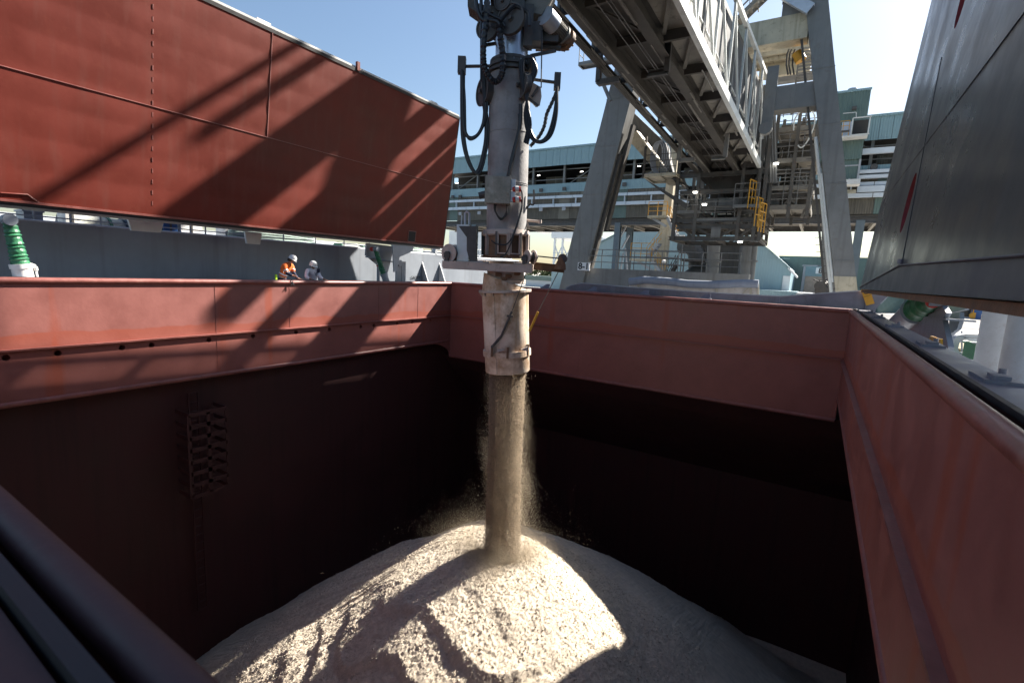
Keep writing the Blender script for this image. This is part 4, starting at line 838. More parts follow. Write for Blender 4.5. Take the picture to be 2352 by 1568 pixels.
# ---- stairs with yellow rails around the rear leg
pA = AY(1493,497,44); pB = AY(1540,532,44); pB.z = min(pB.z, pA.z-1.2)
l1_ = deck(pA.x, pA.x+1.6, 43.4, 44.8, pA.z, CREAM, ld, 'stair_landing'); rail([V(pA.x,43.4,pA.z), V(pA.x+1.6,43.4,pA.z)], 1.15, YEL, l1_, sp=.8); stair(V(pA.x+1.6,44,pA.z-.1), pB+V(.6,0,-.4), .9, GREYL, YEL, ld)
pA2 = AY(1452,594,44); pB2 = AY(1530,640,44)
l2_ = deck(pA2.x, pA2.x+1.9, 43.4, 44.8, pA2.z, CREAM, ld, 'stair_landing'); rail([V(pA2.x,43.4,pA2.z), V(pA2.x+1.9,43.4,pA2.z)], 1.35, YEL, l2_, sp=.8); stair(V(pA2.x+1.9,44,pA2.z-.1), pB2, .9, GREYL, YEL, ld); stair(V(pA2.x+1.2,44.6,pA2.z+.1), AY(1515,560,44.6), .8, GREYL, YEL, ld)
b = MB(); b.beam(AY(1465,600,44), AY(1515,632,44), .2,.2); b.beam(AY(1500,502,44), AY(1530,520,44), .2,.2); b.build('landing_strut', GREYL, ld)
# ---- tower of decks between the boom and the right leg
TY = 37.5; xa, xb = AY(1778,360,TY).x, AY(1876,360,TY).x
zt = lambda y: AY(1830, y, TY).z
tow = MB().bb(xa+.2, xb-.1, TY+4.2, TY+4.3, zt(480), zt(300)).build('tower_frame', BOOMD, ld)
for x in (xa, xb-.15, (xa+xb)/2):
    for yy in (TY, TY+4.5): MB().ibeam(V(x,yy,zt(500)), V(x,yy,zt(225)), .2, .2, .03, up=V(0,1,0)).build('tower_post', ROOTM, tow)
for y_ in (290, 362, 425, 470):
    d_ = deck(xa, xb, TY, TY+4.5, zt(y_), BOOMP, tow, 'tower_deck', edge=.3); 
    rail([V(xa,TY-.05,zt(y_)), V(xb,TY-.05,zt(y_))], 1.5 if y_ != 425 else 1.0, CRANE, d_, sp=.9, n=4)
for y_ in (330, 395, 448): MB().ibeam(V(xa-.3,TY+.1,zt(y_)), V(xb,TY+.1,zt(y_)), .2, .26).build('tower_beam', BOOMD, tow)
b = MB(); pts = [V(xa+1.5+math.cos(t)*.55*(1+.35*math.sin(t)), TY-.15, zt(345)+1.25+math.sin(t)*1.15) for t in [-2.1+i*.23 for i in range(24)]]; b.path(pts, .045, 6); b.build('hanging_hose', LWHITE, tow)
for (x0, y0, x1, y1) in ((1840,500,1872,425),(1800,470,1840,425),(1790,425,1830,470)): MB().beam(V(AY(x0,y0,TY).x,TY+.2,zt(y0)), V(AY(x1,y1,TY).x,TY+.2,zt(y1)), .14,.14, up=V(0,1,0)).build('tower_brace', BOOMP, tow)
stair(V(xa+.4,TY+2.5,zt(470)), V(xb-.5,TY+2.5,zt(425)), .8, CRANE, CRANE, tow); stair(V(xb-.5,TY+2.5,zt(425)), V(xa+.6,TY+2.5,zt(362)), .8, CRANE, CRANE, tow)
b = MB()
for k in range(34):
    p = V(random.uniform(xa-.3,xb), random.uniform(TY,TY+4), random.uniform(zt(500),zt(240))); d = random.choice((V(1,0,0),V(0,0,1),V(0,0,1))); MB().tube(p, p+d*random.uniform(.5,1.8), random.uniform(.02,.08), 6).build('service_pipe', BOOMD, tow)
for x in (1756, 1764, 1770, 1776): MB().tube(AY(x,190+x%7,TY-.3), AY(x+6,420,TY-.3), .09, 7).build('riser_pipe', CRANE, tow); MB().beam(AY(x+1,230,TY+.5), AY(x+10,470,TY+.5), .2,.2, up=V(0,1,0)).build('tower_mullion', CRANE, tow)
b = MB(); p = AY(1775,150,LEGY+.05); b.bb(p.x-.25, p.x+.35, LEGY, LEGY+.15, 9.6, 13.1); b.tube(V(p.x,LEGY-.1,9.7), V(p.x,LEGY+.3,9.7), .35, 16); b.build('sheave_post', CRANE, tow)
# upper walkway, ladder and machinery glimpsed between the beams
UY = 40.0; pu0, pu1 = AY(1690,168,UY), AY(1868,148,UY); zu = AY(1780,132,UY).z
up_ = deck(pu0.x, pu1.x, UY, UY+1.5, zu, CREAM, ld, 'upper_walkway'); rail([V(pu0.x,UY,zu), V(pu1.x-1.5,UY,zu)], 1.1, DKSTEEL, up_, sp=.7, n=4)
b = MB(); b.tube(AY(1735,120,UY+.8), AY(1735,104,UY+.8), .3, 10); b.bb(AY(1722,112,UY).x, AY(1734,112,UY).x, UY+.4, UY+1, zu, zu+1.3); b.build('machine_casing', GREYL, up_)
b = MB(); b.bb(AY(1738,112,UY).x, AY(1748,112,UY).x, UY+.3, UY+.8, zu+.3, zu+1.0); b.build('machine_casing', YEL, up_)
b = MB(); b.tube(AY(1830,122,LEGY+1.3), AY(1840,140,LEGY+1.3), .3, 12); b.tube(AY(1822,126,LEGY+1.3), AY(1846,136,LEGY+1.3), .14, 10); b.build('chain_hoist', YEL, cb1)
b = MB()
for x in (1812, 1818, 1826): b.path([AY(x,114,LEGY+1.25), AY(x-4,125,LEGY+1.25), AY(x-6,150,LEGY+1.25), AY(x-2,172,LEGY+1.25)], .05, 6)
b.build('hoist_chain', DKSTEEL, cb1)
lad = MB(); p, q = AY(1858,110,38), AY(1858,190,38)
for s in (-.5, .5): lad.tube(p+V(s,0,0), V(p.x+s,38,q.z), .05, 6)
n_ = 11
for k in range(n_): z = p.z+(q.z-p.z)*k/(n_-1); lad.beam(V(p.x-.5,38,z), V(p.x+.5,38,z), .2, .06)
lad.build('tower_ladder', CRANE, ld)
b = MB(); p, q = AY(1690,58,36), AY(1760,-10,36); b.beam(p, q, .7, .1); b.build('upper_stair', CRANE, ld)
stair(AY(1686,60,35), AY(1762,-14,35), .9, CRANE, CRANE, ld, name='upper_stair')
b = MB(); b.tube(AY(1703,40,36), AY(1703,-20,36), .03, 5); b.tube(AY(1742,28,36), AY(1742,-20,36), .04, 5); b.tube(AY(1800,10,36), AY(1806,-20,36), .1, 6); b.build('stay_wire', DKSTEEL, ld)
b = MB()   # diagonal bracing tower behind the cross beam
for (x0,y0,x1,y1) in ((1806,0,1806,60),(1822,0,1824,60),(1806,60,1840,0),(1810,0,1845,50)): b.beam(AY(x0,y0,39), AY(x1,y1,39), .3,.3, up=V(0,1,0))
b.build('bracing_frame', CREAM, ld)
# lit work lamps on the crane
for (x, y, Y) in ((1737,120,36.5),(1890,98,36.5),(1783,376,37),(1858,247,37),(1664,262,36),(1700,556,36),(1618,470,36),(1597,442,36.5)):
    if (x, y) == (1890,98): continue
    p = AY(x, y, Y); b = MB(); b.box(p, (.26,.16,.08)); l_ = b.build('work_lamp', LAMP, ld); MB().box(p+UP*.1, (.38,.26,.08)).build('lamp_housing', CRANE, l_)

# ================================================================== QUAY AND BUILDINGS
b = MB(); b.bb(-3000, 3000, 28.5, 5000, GZ-2, GZ); struct(b.build('quay_ground', CONC))
b = MB(); [b.bb(*q, -12.5, -12) for q in ((-3000,-26,-3000,27.3),(12,3000,-3000,27.3),(-26,12,-3000,-8))]; WATER = mat('harbour_water', (.02,.04,.045), .1, 0, .2, .3, bump=.6, bscale=1.2); struct(b.build('harbour_water', WATER))
b = MB(); b.bb(2, 60, 72, 100, GZ, GZ+.004); struct(b.build('asphalt_apron', ASPH))
b = MB(); b.bb(-80, 60, 27.3, 28.5, -12, GZ+.15); struct(b.build('quay_edge', CONC))
# ---- conveyor gallery
GY = 58.0
gal = thing('conveyor_gallery', 'long raised teal conveyor gallery with an open dark strip along it', 'building', (-24, GY, GZ))
GX0, GX1 = -54.0, 8.0
b = MB(); b.bb(GX0, GX1, GY+.05, GY+11, 16.35, 16.5); b.prism([V(GX0,GY,16.5),V(GX0,GY+11,16.5),V(GX0,GY+5.5,17.3)], V(GX1-GX0,0,0)); gr_ = b.build('roof', TEALD, gal)
MB().bb(GX0, GX1, GY-.12, GY+.12, 16.5, 16.72).build('gutter', TEAL, gr_)
n_ = int((GX1-GX0)/1.0); pw = (GX1-GX0)/n_
pan = MB().bb(GX0+.012, GX0+pw-.012, GY, GY+.06, 14.45, 16.5).build('cladding_panel', TEAL, gal)
for k in range(1, n_): share(pan, (k*pw,0,random.uniform(-.01,.01)), gal)
n2 = int((GX1-GX0)/2.6); pw2 = (GX1-GX0)/n2
pan2 = MB().bb(GX0+.012, GX0+pw2-.012, GY, GY+.06, 11.1, 12.2).build('cladding_panel', TEAL, gal)
pan2g = None
for k in range(1, n2):
    c = share(pan2, (k*pw2,0,0), gal)
n3 = int((GX1-GX0)/1.5); pw3 = (GX1-GX0)/n3
pn = [MB().bb(GX0+.01, GX0+pw3-.01, GY+.1, GY+.16, 7.75, 11.1).build('cladding_panel', m_, gal) for m_ in (BROWN, BROWNL, TEALD)]
share(pn[1], (0,0,0)) if False else None
for k in range(1, n3):
    x = GX0+k*pw3; s = random.choices((0,1,2),(6,1.2,1.5))[0]; share(pn[s], (k*pw3,0,0), gal)
pn[1].location.x += pw3*0; pn[1].location.y += .02; pn[2].location.y += .04
# interior
MB().bb(GX0, GX1, GY+9.5, GY+9.6, 7.8, 16.4).build('back_wall', DARKIN, gal)
MB().bb(GX0, GX1, GY+.2, GY+9.5, 11.9, 12.05).build('floor', DARKIN, gal)
MB().bb(GX0, GX1, GY+.2, GY+9.5, 15.9, 16.0).build('ceiling', DARKIN, gal)
x = GX0+1.5; k = 0
while x < GX1:
    MB().ibeam(V(x,GY+.6,12), V(x,GY+.6,14.6), .25, .3, .04, up=V(0,1,0)).build('gallery_post', CRANE, gal)
    if k % 2: MB().beam(V(x+.2,GY+1.2,12.2), V(x+4,GY+1.2,14.3), .12,.12, up=V(0,1,0)).build('gallery_brace', CRANE, gal)
    MB().bb(x+.6, x+3.6, GY+3.0, GY+3.1, 12.1, 13.7).build('inner_screen', BROWN, gal)
    x += 4.6; k += 1
for zz in (12.9, 14.1): MB().beam(V(GX0,GY+.9,zz), V(GX1,GY+.9,zz), .08, .1).build('gallery_girt', CRANE, gal)
for (x, y) in ((1082,481),(1347,472),(1445,444),(1468,382),(1078,481)): pass
for (xc, yc) in ((1440,690),(1995,640),(390,790)):
    p = AY(980+xc*.17857, 280+yc*.17857, GY+1.5); l_ = MB().box(p, (.36,.1,.06)).build('gallery_lamp', LAMP, gal)
p = AY(1468,382,GY+1.5); MB().box(p, (.36,.1,.06)).build('gallery_lamp', LAMP, gal)
# trunking runs with brackets
for (z0, z1, y_) in ((10.32,10.64,GY-.25),(9.22,9.6,GY-.45)):
    nn = 26; wd = (GX1-GX0)/nn; s0 = MB().bb(GX0+.03, GX0+wd-.03, y_, y_+.3, z0, z1).build('trunking', TRUNK, gal)
    for k in range(1, nn): share(s0, (k*wd,0,0), gal)
x = GX0+1
while x < GX1: MB().bb(x, x+.12, GY-.2, GY+.05, 9.6, 10.32).build('trunking_bracket', TRUNK, gal); x += 3.2
# floodlights
def flood(p, m_=DKSTEEL):
    b = MB(); b.box(p, (.45,.22,.42)); b.beam(p+V(0,.1,-.1), p+V(0,.35,.1), .06,.06); o = b.build('floodlight', m_, gal); return o
for xc, yc in ((1470,880),(1770,860),(335,965),(430,960)): flood(AY(980+xc*.17857, 280+yc*.17857, GY-.35))
for xc, yc in ((1470,1125),(1765,1115),(675,1170),(432,1180)): flood(AY(980+xc*.17857, 280+yc*.17857, GY-.5), GREYL)
for x, y in ((2000+50/3.92,350+1010/3.92),(2000+190/3.92,350+1000/3.92)): flood(AY(x*.7,y*.7,GY-.35))
# underside and supports
MB().bb(GX0, GX1, GY+.3, GY+10, 7.5, 7.7).build('gallery_soffit', BOOMD, gal)
for yy in (GY+.4, GY+9): MB().ibeam(V(GX0,yy,7.2), V(GX1,yy,7.2), .3, .55, .05).build('support_beam', DKSTEEL, gal)
x = GX0+2
while x < GX1: MB().ibeam(V(x,GY+.4,7.1), V(x,GY+9,7.1), .25, .4, .04).build('support_beam', BOOMP, gal); x += 3.1
for (xd, Y) in ((1417,GY+.6),(1445,GY+3.6),(1090,GY+.6),(1969,GY+.6),(1083,GY+3.5)):
    p = AY(xd, 560, Y); MB().ibeam(V(p.x,Y,GZ), V(p.x,Y,7.2), .7, .7, .08, up=V(0,1,0)).build('support_column', mat('column_blue_grey', (.13,.165,.19), .5, 0, .12, 1) if xd == 1417 else bpy.data.materials['column_blue_grey'], gal)
p, q = AY(1420,620,GY+1), AY(1440,560,GY+3)
for (x0,y0,x1,y1) in ((1440,515,1425,545),(1428,570,1445,540),(1432,580,1422,640),(1436,570,1442,640)): MB().beam(AY(x0,y0,GY+2), AY(x1,y1,GY+2), .18,.18, up=V(0,1,0)).build('support_brace', GREYL, gal)
# ---- taller transfer house on the right with landing
cb4 = lambda x, y, Y=GY: AY((2450+x/3.92)*.7, (300+y/3.92)*.7, Y)
th = thing('transfer_house', 'green clad transfer house with a roof vent above the gallery', 'building', (-.5, GY-3, GZ))
x0, x1, z0, z1 = cb4(1180,70).x-1.2, cb4(1590,15).x, 12.6, 18.75
b = MB(); b.bb(x0, x1, GY-1.2, GY+8, z0, z1); b.build('wall', TEALD, th)
p = cb4(1355,20, GY+.5); b = MB(); b.lathe(V(p.x,GY+.5,z1), UP, [(.22,0),(.22,.25),(.42,.3),(.45,.5),(.36,.68),(0,.78)], 16); b.build('roof_vent', GREYL, th)
MB().bb(x0-.05, x1+.06, GY-1.28, GY-1.2, z1-.14, z1+.05).build('roof_trim', TEAL, th)
# landing cage in front of it
c0_, c1_ = cb4(1370,345,GY-2.4), cb4(1560,545,GY-2.4)
b = MB(); b.bb(c0_.x-2.2, c1_.x, GY-2.4, GY-1.2, c1_.z-.15, c1_.z); lan = b.build('landing', WHITE, th)
b = MB()
for zz in (c0_.z, c1_.z): b.beam(V(c0_.x,GY-2.4,zz), V(c1_.x+.1,GY-2.4,zz), .09,.09)
for xx in (c0_.x, c1_.x): b.beam(V(xx,GY-2.4,c1_.z), V(xx,GY-2.4,c0_.z), .09,.09)
b.build('landing_frame', WHITE, lan)
MB().bb(c0_.x+.1, c1_.x-.05, GY-1.9, GY-1.85, c1_.z, c0_.z-.1).build('louvre_screen', DARKIN, lan)
rail([V(c0_.x-1.6,GY-2.4,c1_.z), V(c0_.x-.2,GY-2.4,c1_.z)], 1.3, YEL, lan, sp=.5); p = cb4(1290,330,GY-1.3); MB().bb(p.x-.3,p.x+.5,GY-1.26,GY-1.22,c1_.z,c1_.z+1.5).build('door', STEEL, lan)
b = MB(); b.beam(cb4(1240,285,GY-1.5), cb4(1410,270,GY-1.5), .06,.06); b.beam(cb4(1410,270,GY-1.5), cb4(1410,340,GY-1.5), .06,.06); b.build('lamp_bracket', WHITE, lan)
b = MB(); b.box(cb4(1385,215,GY-1.4), (.35,.3,.25)); b.build('wall_lamp', DKSTEEL, th)
# enclosed chute tower below it, ribbed sheets with pale frames
ch_ = [cb4(1280,720), cb4(1480,720), cb4(1450,1200), cb4(1320,1200)]
b = MB(); xx0, xx1 = ch_[0].x-1.2, ch_[1].x; b.bb(xx0, xx1, GY-1.0, GY+2, ch_[2].z, z0); b.build('chute_casing', TEALD, th)
for yc in (780, 980, 1185):
    z = cb4(1400,yc).z; MB().bb(xx0, xx1+.05, GY-1.08, GY-1.0, z-.06, z+.06).build('casing_frame', GREYL, th)
MB().bb(xx1-.08, xx1+.08, GY-1.1, GY-1.0, ch_[2].z, z0).build('casing_frame', GREYL, th)
MB().beam(cb4(1310,1120,GY-1.05), cb4(1430,1180,GY-1.05), .08,.06).build('casing_frame', GREYL, th)
z = cb4(1380,1230).z; b = MB(); b.bb(xx0-.2, xx1+.2, GY-2.2, GY-.9, z-.12, z); b.bb(xx0, xx1+.2, GY-2.25, GY-2.2, z-.1, z+.35); b.build('lower_landing', WHITE, th)
b = MB(); 
for k in range(5): b.bb(xx0, xx1, GY-2.1+k*.25, GY-2.05+k*.25, z-.9+.1*k, z-.82+.1*k)
b.build('stair_tread', CREAM, th)
for zc, zh in ((cb4(1600,780).z,.5),(cb4(1600,1040).z,.3),(cb4(1600,1105).z,.3),(cb4(1560,1265).z,.55)): MB().bb(xx1+.1, xx1+6, GY-.5, GY-.1, zc-zh/2, zc+zh/2).build('trunking', TRUNK, th)
b = MB(); p = cb4(1640,970,GY-.3); b.tube(p, p+V(0,.4,0), .3, 12); b.build('fan_cowl', DKSTEEL, th)
# ---- gabled grain store behind
WY = 92.0
gs = thing('grain_store', 'pale teal grain store with a wide gable behind the crane', 'warehouse', (-20, WY, GZ))
gp = [AY(x, y, WY) for x, y in ((1330,588),(1470,516),(1640,428),(1764,573),(1792,585),(1816,618),(1812,700),(1330,700))]
ridge = AY(1600,450,WY); Lp = AY(1330,585,WY); Rp = AY(1826,622,WY)
pk = AY(1588,452,WY)
prof = [V(Lp.x-6,WY,Lp.z-2.6), pk, AY(1768,575,WY), AY(1816,618,WY), V(AY(1816,618,WY).x,WY,GZ), V(Lp.x-6,WY,GZ)]
b = MB(); b.prism(prof, V(0,60,0)); gw = b.build('gable_wall', TEALF, gs)
b = MB()
for i in range(3): b.beam(prof[i]+V(0,-.1,.06), prof[i+1]+V(0,-.1,.06), .5, .14)
b.build('roof_verge', TEAL, gs)
zj = AY(1700,632,WY).z; MB().bb(prof[0].x, prof[4].x-.3, WY-.06, WY-.02, AY(1700,592,WY).z, AY(1700,592,WY).z+.08).build('cladding_lap', TEALF, gs)
p0, p1 = AY(1805,623,WY), AY(1818,660,WY); b = MB(); b.bb(AY(1798,640,WY).x, AY(1816,640,WY).x-.05, WY-.1, WY-.03, GZ+.2, AY(1805,625,WY).z-.6); b.build('side_strip', SIGNW, gs)
b = MB(); pe = AY(1816,618,WY); b.prism([V(pe.x-.4,WY-.3,pe.z+.4), V(pe.x+1.1,WY-.3,pe.z-1.1), V(pe.x+1.0,WY-.3,pe.z-1.4), V(pe.x-.4,WY-.3,pe.z)], V(0,3,0)); b.build('eave_flashing', SIGNW, gs)
b = MB(); q0, q1 = AY(1740,665,86), AY(1830,700,86); b.bb(q0.x-1, AY(1832,670,86).x, 86, WY-.1, GZ, AY(1740,665,86).z); b.build('low_annex', TEALF, gs)
# second store, with the door and the bay number
s2 = thing('side_store', 'teal store with a dark doorway right of the gabled store', 'warehouse', (6, 110, GZ))
q0 = AY(1790,585,110); q1 = AY(1990,600,110); b = MB(); b.bb(q0.x, q1.x+2, 110, 135, GZ, q0.z-.2)
sw_ = b.build('wall', TEALD, s2)
d0, d1 = AY(1846,610,109.9), AY(1905,610,109.9)
b = MB(); b.bb(d0.x, d1.x, 109.9, 109.98, AY(1850,665,109.9).z, d0.z); b.build('door_hood', TEAL, s2)
b = MB(); b.bb(d0.x+.5, d1.x, 109.86, 109.9, GZ, AY(1850,634,109.9).z); b.build('doorway', SAND, s2)
MB().bb(d0.x-.2, d1.x, 109.8, 109.9, d0.z-.1, d0.z+.15).build('door_frame', GREYL, s2)
MB().bb(d0.x, d0.x+.4, 109.8, 109.9, GZ, d0.z).build('door_frame', GREYL, s2)
# bay number boards
def board(c, wd, h, label):
    t = thing('bay_sign', label, 'sign', tuple(c)); MB().box(c, (wd,.08,h)).build('sign_board', SIGNW, t)
    cu = bpy.data.curves.new('txt', 'FONT'); cu.body = '8-1'; cu.align_x = 'CENTER'; cu.align_y = 'CENTER'; cu.size = h*1.12; cu.extrude = .01; cu.offset = h*.025
    o = bpy.data.objects.new('txt', cu); COL.objects.link(o); dg = bpy.context.evaluated_depsgraph_get(); me = bpy.data.meshes.new_from_object(o.evaluated_get(dg)); bpy.data.objects.remove(o)
    lo = bpy.data.objects.new('lettering', me); COL.objects.link(lo); me.materials.clear(); me.materials.append(SIGNK); lo.parent = t; lo.location = (0,-.055,0); lo.rotation_euler = (math.pi/2,0,0)
p = AY(1341,612,32.6); board(p, .92, .56, 'white number board beside the left crane leg')
p = AY(1892,622,108); board(p, 2.5, 1.1, 'white number board over the far store doorway')
# ---- dust plant below the boom root
dp = thing('dust_plant', 'dark grey dust collector with a railed top and bent ducts', 'dust collector', (-5, 50, GZ)); DY = 50.0
q0, q1 = AY(1608,600,DY), AY(1706,600,DY); zt1 = AY(1650,560,DY).z
DPM = mat('dust_plant_paint', (.10,.10,.095), .6, 0, .15, 1, streak=.4)
nn = 6
for k in range(nn):
    xa_, xb_ = q0.x+(q1.x-q0.x)*k/nn, q0.x+(q1.x-q0.x)*(k+1)/nn
    MB().bb(xa_+.03, xb_-.03, DY, DY+3, GZ+2.0, AY(1650,575,DY).z).build('casing_panel', DPM, dp)
MB().bb(q0.x-.1, q1.x+.1, DY+.06, DY+3.1, GZ, zt1).build('casing', DPM, dp)
MB().bb(q0.x-.25, q1.x+.2, DY-.2, DY+3.2, zt1, zt1+.15).build('top_deck', DKSTEEL, dp)
rail([V(AY(1640,555,DY).x,DY-.15,zt1+.15), V(q1.x+.2,DY-.15,zt1+.15), V(q1.x+.2,DY+3,zt1+.15)], 1.4, DKSTEEL, dp, sp=1.0)
p = AY(1560,640,DY); b = MB(); b.path([AY(1600,640,DY-.5), AY(1600,600,DY-.5), AY(1598,580,DY-.5), AY(1586,566,DY-.4), AY(1566,565,DY)], [.75]*5, 14); b.build('bent_duct', DPM, dp)
b = MB(); b.path([AY(1572,700,DY-1), AY(1573,660,DY-1), AY(1580,640,DY-1), AY(1598,628,DY-1), AY(1624,625,DY-.9)], [.8,.8,.8,.75,.7], 14); b.build('bent_duct', DPM, dp)
for (x0,y0,x1,y1,r) in ((1641,545,1633,660,.55),(1717,545,1708,655,.55),(1734,548,1722,655,.3)):
    b = MB(); b.tube(AY(x0,y0,47), AY(x1,y1,47), r, 14); o = b.build('down_pipe', CRANE, dp); pm = AY((x0+x1)/2,(y0+y1)/2,47); MB().lathe(pm, UP, [(r,0),(r+.12,0),(r+.12,.12),(r,.12)], 14).build('pipe_flange', CRANE, o)
q = AY(1475,626,48); b = MB()
dkk = deck(AY(1568,612,48).x, AY(1622,612,48).x, 47, 49, AY(1590,596,48).z, DKSTEEL, dp, 'service_deck'); rail([V(AY(1568,612,48).x,47,AY(1590,596,48).z), V(AY(1622,612,48).x,47,AY(1590,596,48).z)], 1.6, DKSTEEL, dkk, sp=.9)
dkk = deck(AY(1522,640,48).x, AY(1572,640,48).x, 47, 49, AY(1550,640,48).z, DKSTEEL, dp, 'service_deck'); rail([V(AY(1522,640,48).x,47,AY(1550,640,48).z), V(AY(1572,640,48).x,47,AY(1550,640,48).z)], 1.8, DKSTEEL, dkk, sp=.8); stair(V(AY(1525,652,48).x,46.9,GZ+2.5), V(AY(1560,600,48).x,46.9,AY(1560,612,48).z), .8, DKSTEEL, DKSTEEL, dp)
# ---- lamp standards on the quay walkway
for i, (x, y, Y) in enumerate(((1120,0,0),(0,0,0))): pass
for (x, y, Y, lb) in ((1521,622,40,'round lamp on a post behind the sill girder railing'), (1585,562,46,'square lamp on a bent post beside the dust collector')):
    p = AY(x-(2 if y==622 else 20), y-28+ (10 if y==622 else 8), Y); t = thing('quay_lamp', lb, 'lamp', (p.x,Y,GZ)); MB().tube(V(p.x+.2,Y,GZ), V(p.x+.2,Y,p.z+.1), .05, 8).build('post', CRANE, t)
    b = MB(); (b.lathe(p+V(.2,0,.1), UP, [(0,-.14),(.16,-.05),(.16,.1),(0,.18)], 12) if y == 622 else b.box(p, (.55,.3,.16))); b.build('lamp_head', SIGNW, t)
# ---- white spill skirt with rubber lip
HY = 26.2
hp = thing('spill_skirt', 'white panelled spill skirt with a rolled grey lip behind the coaming', 'skirt', (-3, HY, DECK))
lip = [(1446,641),(1480,637),(1530,640),(1580,646),(1640,648),(1700,645),(1742,646)]
low = [(1441,690),(1742,710)]
zc_ = DECK
pts = [AY(x, y+8, HY) for x, y in lip]; b = MB(); b.prism(pts+[V(pts[-1].x,HY,DECK), V(pts[0].x,HY,DECK)], V(0,.05,0)); b.build('skirt_panel', mat('dusty_white_panel', (.62,.57,.50), .7, 0, .16, 2, streak=.3, scol=(.45,.36,.27), rust=.5, rcol=(.42,.33,.25)), hp)
MB().path([AY(x, y+6, HY-.12) for x, y in lip], .2, 12).build('rubber_lip', GREY, hp)
for x, y0, y1 in ((1466,652,690),(1646,655,712),(1724,656,720),(1741,652,720)): MB().beam(AY(x,y0,HY-.05), AY(x,y1,HY-.05), .1, .06, up=V(0,1,0)).build('skirt_rib', CREAM, hp)
for (x0,y0,x1,y1) in ((1470,660,1500,695),(1720,660,1690,690),(1468,676,1560,684),(1660,688,1741,695)): MB().beam(AY(x0,y0,HY-.05), AY(x1,y1,HY-.05), .05, .05, up=V(0,1,0)).build('skirt_brace', CREAM, hp)
# ---- far pale silo tower and inclined conveyor
sl = thing('silo_tower', 'hazy white silo tower far behind the left crane leg', 'tower', (-90, 190, GZ))
SY = 190.0
q0, q1 = AY(1268,515,SY), AY(1350,600,SY)
b = MB(); b.bb(q0.x, AY(1340,520,SY).x, SY, SY+20, AY(1300,547,SY).z, AY(1300,515,SY).z); b.build('tower_house', FARW, sl)
b = MB(); b.bb(AY(1225,515,SY).x, q0.x, SY+2, SY+10, AY(1240,532,SY).z, AY(1240,518,SY).z); b.build('bridge_box', FARW, sl)
b = MB()
xs = [AY(x,560,SY).x for x in (1272,1290,1312,1330)]
for x in xs: b.beam(V(x,SY+1,GZ), V(x,SY+1,AY(1300,547,SY).z), .8,.8, up=V(0,1,0))
for i in range(3):
    for z0_, z1_ in ((0,8),(8,16)): b.beam(V(xs[i],SY+1,GZ+z0_), V(xs[i+1],SY+1,GZ+z1_), .4,.4, up=V(0,1,0)); b.beam(V(xs[i+1],SY+1,GZ+z0_), V(xs[i],SY+1,GZ+z1_), .4,.4, up=V(0,1,0))
b.build('lattice_leg', FARW, sl)
b = MB(); b.beam(AY(1320,530,SY+20), AY(1440,575,SY+20), 4, 3.4); b.build('inclined_conveyor', TRUNK, sl)
b = MB()
for x in (1375, 1400, 1425): q = AY(x,565,SY+20); b.beam(V(q.x,SY+20,GZ), q, .5,.5, up=V(0,1,0))
b.build('conveyor_trestle', FARW, sl)
b = MB(); b.bb(AY(1030,600,150).x, AY(1110,600,150).x, 150, 170, GZ, AY(1060,530,150).z); tag(b.build('pale_shed', FARW), 'pale shed seen under the gallery left of the spout', 'shed')
# low green roofed building and trees between spout and leg
lb_ = thing('low_building', 'low pale building with a green roof far behind the spout', 'building', (-45,120,GZ)); q0, q1 = AY(1228,650,120), AY(1285,650,120)
b = MB(); b.bb(q0.x-3, q1.x+3, 120, 130, GZ, AY(1240,644,120).z); b.build('wall', FARW, lb_); b = MB(); b.bb(q0.x-3.5, q1.x+3.5, 119.5, 130.5, AY(1240,644,120).z, AY(1240,634,120).z); b.build('roof', TEALD, lb_)
def tree(p, h, r, label):
    t = thing('tree', label, 'tree', tuple(p), 'far trees'); MB().path([p, p+V(.1,0,h*.3), p+V(-.1,.1,h*.6)], [.28,.2,.1], 7).build('trunk', BARK, t)
    b = MB(); rng = random.Random(int(p.x*10))
    for k in range(900):
        u_ = rng.uniform(-1,1); an = rng.uniform(0,6.283); rr = rng.uniform(.35,1)**.5; s_ = math.sqrt(1-u_*u_); lump = 1+.22*math.sin(an*3+u_*4)
        c = p+V(0,0,h*.62)+V(s_*math.cos(an)*r*rr*lump, s_*math.sin(an)*r*rr*lump, u_*h*.38*rr*lump); d = V(rng.uniform(-1,1),rng.uniform(-1,1),rng.uniform(-1,1)).normalized(); e = d.cross(V(.3,.5,.8)).normalized(); s1 = rng.uniform(.25,.5)
        b.add([c+d*s1, c+e*s1*.6, c-d*s1, c-e*s1*.6], [(0,1,2,3)])
    b.build('crown', LEAFM, t)
for i, (x, y, h, lb) in enumerate(((1234,622,7,'round tree just right of the spout under the platform'),(1268,622,6.5,'green tree between spout platform and crane leg'),(1284,628,5,'small tree touching the left crane leg'))):
    q = AY(x, y, 140); tree(V(q.x,140,GZ), q.z-GZ+.5, 4.0, lb)
